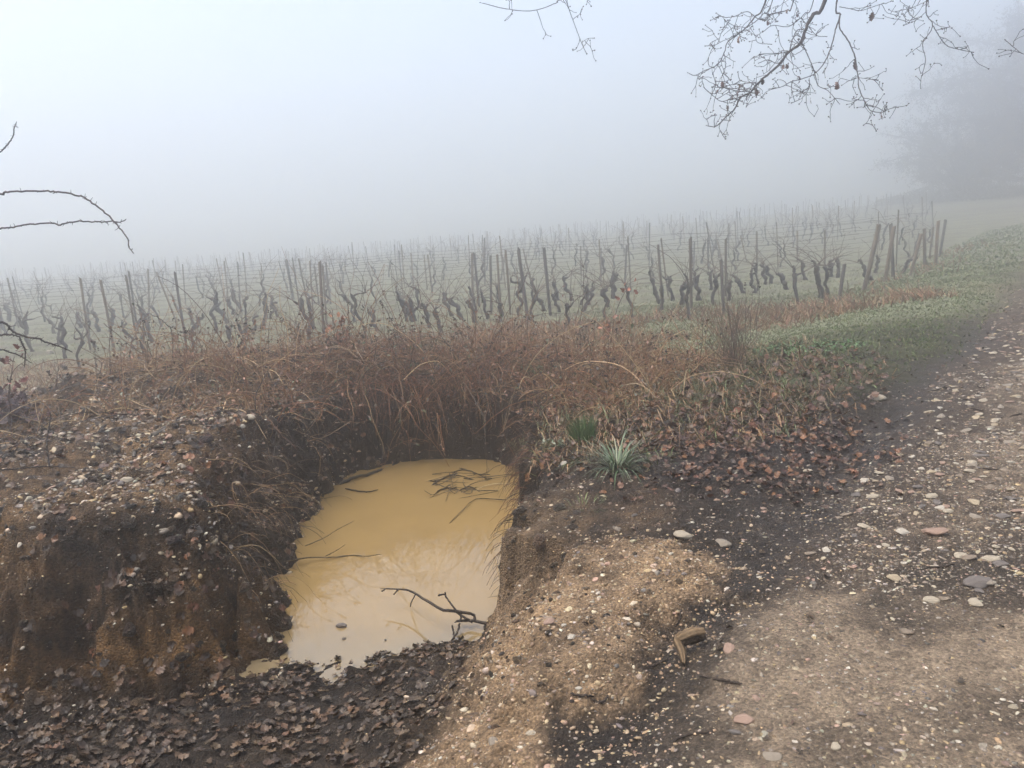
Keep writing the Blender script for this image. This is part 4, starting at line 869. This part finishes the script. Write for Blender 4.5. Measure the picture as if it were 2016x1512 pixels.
# many stemmed shrub
p = ground_at(1440, 722); e = empty('bare_shrub', p); b = Bag(); n = 60
P = stems(b, np.stack([R.normal(0, .06, n), R.normal(0, .06, n), np.full(n, -.02)], 1), np.stack([R.normal(0, .30, n), R.normal(0, .25, n), np.ones(n)], 1), R.uniform(.35, .85, n), R.uniform(.003, .0048, n), pick([(.16, .11, .075), (.12, .08, .06), (.2, .14, .09)], n), 10, .004, .05, 4, .35)
obj('stem', b.build('stem', M_TWIG), e)
b = Bag(); n = 130; q = P[R.integers(0, 60, n), R.integers(4, 10, n)]; stems(b, q, np.stack([R.normal(0, .5, n), R.normal(0, .4, n), np.ones(n)], 1), R.uniform(.08, .25, n), np.full(n, .0018), pick([(.14, .10, .07)], n), 6, 0, .1)
tag(obj('twig', b.build('twig', M_TWIG), e), kind='stuff'); tag(e, 'bare shrub of many upright thin stems on the grassy verge', 'shrub')

# ------------------------------------------------------------------ sticks, roots and floating twigs
DK = (.045, .036, .030)
def stickobj(name, paths, label, cat='stick', col=DK, mat=None, S=6, wob=.25):
    o = np.array(paths[0][0][0], float); b = Bag()
    for pts, rr in paths: one_tube(b, np.array(pts, float)-o, rr, col, 18, S, wob, .05)
    return tag(obj(name, b.build(name, mat or M_BARK), None, o), label, cat)
def zp(L): return [at(a, b, z=c) for a, b, c in L]
stickobj('fallen_branch', [(zp([(1010, 1232, -.66), (965, 1228, -.70), (925, 1222, -.71), (895, 1224, -.70)]), [.012, .011, .009, .007]),
    (zp([(935, 1222, -.70), (933, 1210, -.68), (900, 1203, -.64), (870, 1200, -.62), (835, 1180, -.61), (810, 1165, -.62), (785, 1160, -.63), (748, 1159, -.64)]), [.010, .009, .007, .004]),
    (zp([(930, 1224, -.70), (905, 1210, -.66), (885, 1185, -.6), (875, 1170, -.57)]), [.008, .006, .004]), (zp([(875, 1170, -.57), (862, 1172, -.56)]), [.004, .006]), (zp([(878, 1178, -.58), (876, 1166, -.55)]), [.004, .006]),
    (zp([(905, 1228, -.71), (900, 1245, -.72), (888, 1262, -.73), (880, 1268, -.74)]), [.007, .006, .004]), (zp([(890, 1232, -.71), (893, 1250, -.73), (886, 1280, -.73)]), [.006, .005, .004]),
    (zp([(818, 1170, -.61), (810, 1185, -.69), (808, 1195, -.74)]), [.004, .003]), (zp([(785, 1160, -.63), (775, 1170, -.63)]), [.004, .005]), (zp([(760, 1159, -.635), (752, 1164, -.63)]), [.003, .005]), (zp([(905, 1203, -.65), (908, 1212, -.69), (905, 1225, -.7)]), [.005, .006])],
    'dark forked branch lying half in the near end of the water', 'branch')
W0 = -.745
stickobj('floating_twig', [(zp([(560, 1106, W0+.06), (612, 1097, W0+.03), (650, 1098, W0+.01), (690, 1093, W0), (722, 1095, W0+.01), (752, 1091, W0+.03)]), [.006, .005, .003]), (zp([(640, 1095, W0+.01), (660, 1085, W0+.03), (680, 1072, W0+.05)]), [.004, .002])], 'thin twig reaching right over the water from the left wall', 'twig', (.12, .09, .05))
stickobj('floating_twig', [(zp([(600, 1075, W0+.02), (640, 1058, W0+.02), (665, 1042, W0+.03), (698, 1025, W0+.05)]), [.004, .003, .002])], 'fine twig slanting up right over the left side of the water', 'twig', (.10, .08, .05))
stickobj('floating_twig', [(zp([(885, 1030, W0), (915, 1000, W0+.01), (940, 982, W0+.01), (1000, 984, W0+.02)]), [.003, .003, .005])], 'curved thin twig at the right side of the water', 'twig')
stickobj('floating_branch', [(zp([(668, 955, W0-.01), (700, 940, W0+.02), (735, 930, W0+.01), (755, 922, W0+.01)]), [.014, .016, .014, .010]), (zp([(680, 962, W0), (720, 968, W0+.01), (745, 964, W0+.01)]), [.008, .007, .004])], 'thick wet stick in the far left corner of the water', 'branch', (.03, .026, .022))
for q, (pts, lab) in enumerate([([(850, 955), (875, 940), (900, 935), (935, 945)], 'looping twig floating at the far right of the water'), ([(860, 968), (880, 960), (905, 965)], 'small floating twig below the looping one'), ([(890, 930), (915, 925), (945, 935), (960, 945)], 'twig raft nearest the back wall in the water'), ([(905, 965), (925, 958), (945, 968)], 'short floating twig, right of the looping one')]):
    P = zp([(a, b_, W0+.005) for a, b_ in pts]); sub = [(P, [.006, .005, .003])]
    for s in range(7): i = R.integers(0, len(P)-1); a = np.array(P[i])+(np.array(P[i+1])-P[i])*R.random(); sub.append(([a, a+np.array([R.normal()*.1, R.normal()*.1, .01]), a+np.array([R.normal()*.16, R.normal()*.16, .0])], [.004, .002]))
    stickobj('floating_twig', sub, lab, 'twig', (.04, .035, .028))
stickobj('stick', [([at(78, 1035, y=4.75), at(80, 1090, y=4.45), at(90, 1130, y=4.3), at(98, 1180, y=4.15)], [.010, .013, .015, .017])], 'reddish brown stick leaning down the left bank face', 'stick', (.085, .05, .04))
stickobj('tree_root', [([ground_at(262, 905)-[0, 0, .03], at(268, 880, y=6.2), at(300, 862, y=6.15), at(325, 845, y=6.2), ground_at(345, 840)], [.012, .016, .022, .03, .03])], 'curved grey root poking out of the left bank', 'root', (.10, .09, .075))
cane([(180, 1015), (215, 960), (250, 915), (300, 870)], 5.0, 6.0, .007, DK, 'dark slanting stick standing in the left bank stones', 0, name='stick')
cane([(0, 925), (40, 922), (90, 918), (150, 920)], 5.2, 5.4, .006, DK, 'dark horizontal stick across the left bank, at the image edge', 4, name='stick')
cane([(98, 920), (92, 880), (95, 850), (100, 815)], 5.5, 5.7, .007, DK, 'dark upright stick in the left bank', 4, name='stick')
cane([(0, 900), (40, 870), (65, 850), (90, 830)], 5.4, 5.8, .0045, (.10, .075, .06), 'thin slanting stick left of the upright one', 0, name='stick')
cane([(150, 895), (190, 870), (230, 845), (260, 830)], 5.8, 6.5, .005, (.13, .10, .075), 'pale thin stick slanting between the upright stick and the root', 0, name='stick')
# wood chunk
o = ground_at(1345, 1285); b = Bag(); A = ground_at(1385, 1268)-o; J = ground_at(1340, 1282)-o; E = ground_at(1347, 1312)-o
def split_log(P_, rads, grain):
    K_, S_ = 9, 14; Q_ = smooth_path(P_, K_); rr_ = np.interp(np.linspace(0, 1, K_), np.linspace(0, 1, len(rads)), rads)
    V, F = tubes(Q_[None], rr_[None], S_); g_ = np.where(np.arange(S_) % 2 == 0, 1.0, .80)*(1+.10*R.normal(size=S_)); ctr = np.repeat(Q_, S_, 0)
    V = ctr+(V-ctr)*np.tile(g_, K_)[:, None]*(1+.07*R.normal(size=(len(V), 1))); e_ = V[-S_:]; e_ += (Q_[-1]-Q_[-2])*R.uniform(-.5, .9, (S_, 1)); V[-S_:] = e_
    V = np.vstack([V, Q_[:1], Q_[-1:]-(Q_[-1]-Q_[-2])*.3]); n_ = len(V); i_ = np.arange(S_); cap = np.concatenate([np.stack([(i_+1) % S_, i_, np.full(S_, n_-2)], 1), np.stack([n_-2-S_+i_, n_-2-S_+(i_+1) % S_, np.full(S_, n_-1)], 1)])
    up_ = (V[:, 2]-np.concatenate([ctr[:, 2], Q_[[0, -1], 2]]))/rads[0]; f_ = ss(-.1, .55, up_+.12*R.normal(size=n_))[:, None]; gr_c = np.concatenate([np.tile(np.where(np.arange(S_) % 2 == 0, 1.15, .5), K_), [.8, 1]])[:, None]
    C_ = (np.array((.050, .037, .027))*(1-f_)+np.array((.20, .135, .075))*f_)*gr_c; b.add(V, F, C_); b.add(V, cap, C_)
split_log([A+[0, 0, .045], A*.5+J*.5+[0, 0, .052], J+[0, 0, .046]], [.026, .028, .024], 0)
split_log([A*.3+J*.7+[0, 0, .050], J+[-.008, 0, .040], E*.6+J*.4+[0, 0, .028], E+[0, 0, .012]], [.022, .022, .017, .009], 1)
tag(obj('wood_chunk', b.build('wood_chunk', M_WOOD, False), None, o), 'short broken chunk of tan wood on the dark mud', 'wood chunk')
for k in range(34):
    a = R.uniform(-.9, 4.5); t = R.uniform(-.4, 1.6); p = T0+TD*a+TN*t
    if p[1] < 2 or p[0] > .64*p[1]: continue
    L = R.uniform(.05, .16); th = R.uniform(0, 6.28); q = [p+np.array([math.cos(th), math.sin(th)])*L*s+R.normal(0, .008, 2) for s in (-.5, 0, .5)]
    stickobj('stick', [([np.array([u, v, hz(u, v)+.006]) for u, v in q], [.004, .005, .003])], 'short dark twig lying on the muddy track', 'stick', (.05, .038, .03)) ['group'] = 'twigs strewn on the track'
p = ground_at(676, 1268); p[2] = WATER_Z+.005
o = obj('stone', pm[6], None, p); o.scale = (.035, .03, .018); tag(o, 'dark stone just breaking the water at the near edge', 'stone')
p = ground_at(101, 698); o = obj('stone', pm[7], None, (p[0], p[1], p[2]+.04)); o.scale = (.09, .07, .06); tag(o, 'lone white stone in the grass between the left vines', 'stone')

# ------------------------------------------------------------------ oak overhead (trunk stands beyond the right edge)
OB = (.075, .062, .055)
TR = np.array((7.2, 3.6)); oz = hz(*TR); oak = empty('oak_tree', (TR[0], TR[1], oz)); oo = np.array((TR[0], TR[1], oz))
tag(oak, 'bare oak hanging twigs with last brown leaves into the top of the view', 'tree')
b = Bag(); one_tube(b, [(0, 0, -.2), (.05, .1, 1.5), (-.1, .3, 3.2), (-.4, .9, 5.0), (-.6, 1.4, 7)], [.42, .30, .26, .2, .1], OB, 26, 12, .03, .05); obj('trunk', b.build('trunk', M_BARK), oak)
LIMB = [np.array(q, float)-oo for q in ((6.9, 3.95, 3.6+oz), (5.8, 4.9, 4.3), (4.3, 6.0, 4.55), (2.6, 6.6, 4.4), (.9, 6.7, 4.3), (-.9, 6.7, 4.3))]
b = Bag(); LP = one_tube(b, LIMB, [.16, .12, .085, .05, .02], OB, 34, 9, .04, .05); obj('limb', b.build('limb', M_BARK), oak)
b = Bag(); one_tube(b, [(-.1, .3, 3.4), (-.9, -1.0, 4.8), (-2, -1.8, 6.2)], [.15, .1, .04], OB, 16, 9, .04, .05); one_tube(b, [(-.2, .5, 4.2), (1.0, 1.4, 5.4), (2.2, 1.8, 6.6)], [.13, .09, .03], OB, 16, 9, .04, .05); obj('limb', b.build('limb', M_BARK), oak)
def z7(L): return [(1340+a/4.582, b_/4.582) for a, b_ in L]
def zr(L): return [(1300+a/2.816, b_/2.816) for a, b_ in L]
BR = [(z7([(1310, 0), (1200, 130), (1130, 250), (1090, 380), (980, 465), (880, 590), (790, 670), (690, 760), (630, 830), (540, 880), (490, 980), (440, 1025), (350, 1115), (300, 1145), (230, 1130)]), 6.7, 6.1, .026, .0035, 1, 30),
      (z7([(1090, 380), (1160, 530), (1210, 660), (1240, 770), (1330, 820), (1435, 940)]), 6.5, 6.2, .009, .003, 0, 12),
      (z7([(770, 0), (670, 150), (590, 250), (500, 320), (420, 385), (395, 470), (330, 585), (220, 635), (130, 680), (60, 655)]), 6.9, 6.5, .013, .003, 1, 26),
      (z7([(830, 0), (740, 130), (680, 190), (600, 245)]), 7.0, 6.7, .009, .004, 1, 8),
      (z7([(1020, 0), (960, 90), (820, 125), (770, 180), (690, 165), (600, 105), (480, 150), (390, 155), (320, 120)]), 7.0, 6.7, .009, .003, 1, 16),
      (z7([(1415, 0), (1440, 130), (1400, 260), (1370, 380), (1310, 540), (1215, 660), (1100, 710), (1000, 735), (920, 780), (840, 800)]), 6.6, 6.2, .013, .003, 1, 18),
      (z7([(1440, 130), (1435, 255), (1500, 350), (1555, 460), (1580, 560), (1600, 700), (1610, 800), (1670, 930), (1720, 1000), (1830, 1010), (1860, 960)]), 6.5, 6.1, .012, .003, 0, 20),
      (z7([(1720, 1000), (1690, 1090), (1650, 1130)]), 6.1, 6.1, .004, .003, 0, 3),
      (z7([(1430, 60), (1530, 80), (1625, 95), (1740, 60), (1830, 30)]), 6.6, 6.6, .006, .003, 0, 8),
      (z7([(1200, 0), (1120, 120), (1060, 180), (970, 240), (830, 230), (740, 290)]), 6.9, 6.6, .008, .003, 1, 14),
      (z7([(1110, 265), (1050, 275), (1000, 380), (975, 470), (880, 570), (790, 540), (700, 570)]), 6.6, 6.5, .008, .003, 0, 14),
      (z7([(980, 465), (900, 480), (830, 480), (710, 490)]), 6.5, 6.5, .005, .003, 0, 10),
      (z7([(690, 740), (640, 745), (540, 725), (515, 650)]), 6.3, 6.4, .005, .003, 0, 8),
      (z7([(630, 830), (500, 820), (400, 790), (330, 775), (290, 660)]), 6.3, 6.2, .006, .003, 0, 14),
      (z7([(540, 880), (460, 890), (370, 915), (300, 870), (210, 790)]), 6.2, 6.1, .006, .003, 0, 14),
      (z7([(590, 250), (480, 230), (400, 185)]), 6.8, 6.7, .005, .003, 0, 6),
      (z7([(500, 320), (380, 370), (310, 405), (220, 415)]), 6.7, 6.6, .005, .003, 0, 8),
      (z7([(1160, 700), (1160, 790), (1100, 880), (1000, 930)]), 6.3, 6.2, .005, .003, 0, 9),
      (z7([(620, 235), (670, 320), (700, 385), (820, 400)]), 6.8, 6.7, .005, .003, 0, 3),
      (z7([(1150, 240), (1230, 320), (1320, 330)]), 6.7, 6.6, .005, .003, 0, 6),
      (z7([(1600, 700), (1680, 710), (1780, 725)]), 6.3, 6.3, .004, .003, 0, 5),
      (z7([(1600, 700), (1530, 725), (1440, 710), (1415, 770)]), 6.3, 6.3, .004, .003, 0, 4),
      (zr([(1478, -10), (1510, 140), (1455, 240), (1470, 330), (1450, 420)]), 6.5, 6.2, .010, .003, 1, 12),
      (zr([(1510, 140), (1580, 245), (1660, 275), (1735, 290)]), 6.4, 6.3, .007, .003, 0, 8),
      (zr([(1478, 60), (1420, 110), (1350, 140)]), 6.5, 6.4, .005, .003, 0, 8),
      (zr([(1480, 5), (1400, 40), (1305, 65)]), 6.5, 6.4, .005, .003, 0, 8),
      (zr([(2150, 330), (2016, 300), (1970, 270), (1910, 220)]), 6.0, 6.1, .006, .003, 1, 7),
      ([(1290, -60), (1115, -5), (1095, 6), (1050, 21), (1000, 18), (945, 5)], 6.8, 6.6, .009, .003, 1, 10),
      ([(1112, -5), (1130, 45), (1145, 85), (1155, 106)], 6.7, 6.6, .006, .003, 0, 5), ([(1145, 84), (1157, 76), (1170, 75)], 6.6, 6.6, .003, .003, 0, 2)]
for q, (pts, ya, yb, ra, rb, lk, ntw) in enumerate(BR):
    ntw = max(2, int(ntw*.68)); ra *= .66
    P = np.array(pxpath(pts, ya, yb))-oo; b = Bag()
    if lk:  # carry the branch on to the limb above the view
        i = np.argmin(np.linalg.norm(LP-(P[0]+[.5, .2, .9]), axis=1)); P = np.vstack([LP[i], (LP[i]+P[0])/2+[.0, 0, .08], P])
    Q = one_tube(b, P, [ra*(.95 if lk else .62), ra*.62, (ra*.62+rb)/2*.8, rb*.8], OB, 60, 6, .25, .06)
    lo = 18 if lk else 4
    i = R.integers(lo, 60, ntw); dirv = np.stack([R.normal(0, .9, ntw), R.normal(0, .5, ntw), R.normal(-.05, .8, ntw)], 1)+.5*(Q[np.minimum(i+1, 59)]-Q[i-1])/.05*.5
    T1 = stems(b, Q[i], dirv, R.uniform(.05, .21, ntw), np.full(ntw, .0026), jit(OB, ntw), 8, .02, .22, 4, .6)
    m = int(ntw*2.2); j = R.integers(0, ntw, m); s = R.integers(3, 8, m)
    T2 = stems(b, T1[j, s], R.normal(size=(m, 3))*[1, .6, 1], R.uniform(.02, .09, m), np.full(m, .0021), jit(OB, m), 4, 0, .3, 3, .8)
    ends = np.concatenate([T2[:, -1], T1[:, -1], Q[-1:]]); k = len(ends)
    place(b, PEB0[1], ends, np.eye(3)[None]*R.uniform(.0045, .008, k)[:, None, None], jit((.085, .06, .05), k))
    obj('branch', b.build('branch', M_TWIG), oak)
OLV = [(1720, 150, 75), (525, 360, 60), (1070, 720, 65), (1575, 590, 105), (1415, 770, 70), (1815, 1050, 60), (1290, 480, 60), (740, 740, 50), (685, 830, 65), (715, 840, 55), (510, 835, 50), (380, 765, 60), (1170, 910, 50), (420, 975, 55), (960, 100, 45), (1050, 135, 45), (645, 130, 40), (960, 600, 45), (925, 605, 40), (530, 780, 40), (890, 120, 40), (785, 210, 40), (460, 880, 35), (330, 825, 30)]
for q, (a, b_, s) in enumerate(OLV):
    p = at(1340+a/4.582, b_/4.582, y=6.4)-oo; bb = Bag(); L = s/4.582/FPX*6.6
    M = rot_zyx(np.array([R.uniform(0, 6.28)]), np.array([math.pi/2+R.normal(0, .25)]), np.array([R.normal(0, .6)]))*L
    place(bb, OAK[q % 6], p[None], M, pick([(.16, .09, .065), (.20, .11, .08)], 1)); obj('leaf', bb.build('leaf', M_LEAF), oak)

# ------------------------------------------------------------------ trees and bush fading in the fog
def fog_tree(x, y, h, cr, label, seed, n=9000):
    r = np.random.default_rng(seed); z = hz(x, y); e = empty('fog_tree', (x, y, z)); b = Bag(); one_tube(b, [(0, 0, -.3), (.1, .1, h*.25), (-.1, 0, h*.55), (.2, 0, h*.85)], [.45, .34, .22, .06], OB, 16, 9, .05, .05); tips = []
    for k in range(44):
        a = r.uniform(0, 6.28); z0 = h*r.uniform(.02, .55); el = r.uniform(-.08, .9); L = cr*r.uniform(.55, 1.0); d = np.array([math.cos(a)*math.cos(el), math.sin(a)*math.cos(el), math.sin(el)])
        P = one_tube(b, [(0, 0, z0), d*L*.5+[0, 0, z0+.1*L], d*L+[0, 0, z0-.05*L]], [.14, .08, .02], OB, 12, 6, .1, .05); tips.append(P[4:])
    obj('trunk', b.build('trunk', M_BARK), e)
    T = np.concatenate(tips); c = Bag(); nt2 = n//14; q0 = T[r.integers(0, len(T), nt2)]; P = stems(c, q0, r.normal(size=(nt2, 3))+[0, 0, -.15], r.uniform(.7, 2.1, nt2)*cr/9, np.full(nt2, .022), jit((.06, .055, .045), nt2), 6, .02, .2, 3)
    q = P.reshape(-1, 3)[r.integers(0, nt2*6, n)]+r.normal(0, .12, (n, 3))
    if h < 8: k = n//3; a = r.uniform(0, 6.28, k); w = cr*.85*np.sqrt(r.random(k)); q[:k] = np.stack([np.cos(a)*w, np.sin(a)*w, r.uniform(.1, 1.9, k)*(1.1-w/cr)], 1)
    k = (q[:, 2] > .05); q = q[k]; m = len(q)
    M = rot_zyx(r.uniform(0, 6.28, m), r.normal(0, .9, m), r.normal(0, .9, m))*r.uniform(.10, .22, m)[:, None, None]
    place(c, SML[0], q, M, jit((.05, .05, .035), m)); tag(obj('crown', c.build('crown', M_LEAF), e), kind='stuff'); return tag(e, label, 'tree')
fog_tree(48, 72, 17, 13, 'big rounded tree fading to grey in the fog beside the track', 1, 90000)
fog_tree(60, 78, 18, 12, 'second dim tree behind the big rounded one, at the right edge', 2, 40000)
fog_tree(41, 74, 6.5, 8.0, 'low dim thicket under the left side of the big rounded tree', 3, 26000)
fog_tree(51, 69, 7, 8.5, 'low dim thicket right under the big rounded tree, at the right edge', 4, 26000)
p = (-30.5, 41.0); cb = Bag(); n = 2600; zz = R.random(n)**1.3*1.5; a = R.uniform(0, 6.28, n); rr = (1.5-zz)*.33*np.sqrt(R.uniform(.5, 1, n))
place(cb, SML[1], np.stack([np.cos(a)*rr, np.sin(a)*rr, zz+.05], 1), rot_zyx(a, R.normal(.5, .5, n), R.normal(0, .4, n))*R.uniform(.06, .12, n)[:, None, None], jit((.08, .075, .06), n))
pz = ground_at(75, 538); e = empty('cone_bush', pz); tag(obj('foliage', cb.build('foliage', M_LEAF), e), kind='stuff'); b = Bag(); one_tube(b, [(0, 0, -.05), (0, 0, .6), (0, 0, 1.4)], [.04, .03, .01], OB, 8, 6); obj('trunk', b.build('trunk', M_BARK), e)
tag(e, 'small cone shaped bush, pale in the fog on the far left', 'bush')

# ------------------------------------------------------------------ haze
hv = np.array([(x, y, z) for x in (-225, 225) for y in (-45, 265) for z in (-14, 19.5)], float)
hf = np.array([(0, 1, 3, 2), (4, 6, 7, 5), (0, 4, 5, 1), (2, 3, 7, 6), (0, 2, 6, 4), (1, 5, 7, 3)])
hm = bpy.data.materials.new('haze'); hm.use_nodes = True; nt = hm.node_tree; nt.nodes.clear()
pv = nt.nodes.new('ShaderNodeVolumePrincipled'); pv.inputs['Color'].default_value = (.997, .997, .997, 1); pv.inputs['Density'].default_value = HAZE; pv.inputs['Anisotropy'].default_value = .845
ho = nt.nodes.new('ShaderNodeOutputMaterial'); nt.links.new(pv.outputs[0], ho.inputs['Volume'])
tag(obj('haze', mesh('haze', hv, hf, hm, smooth=False)), kind='stuff')
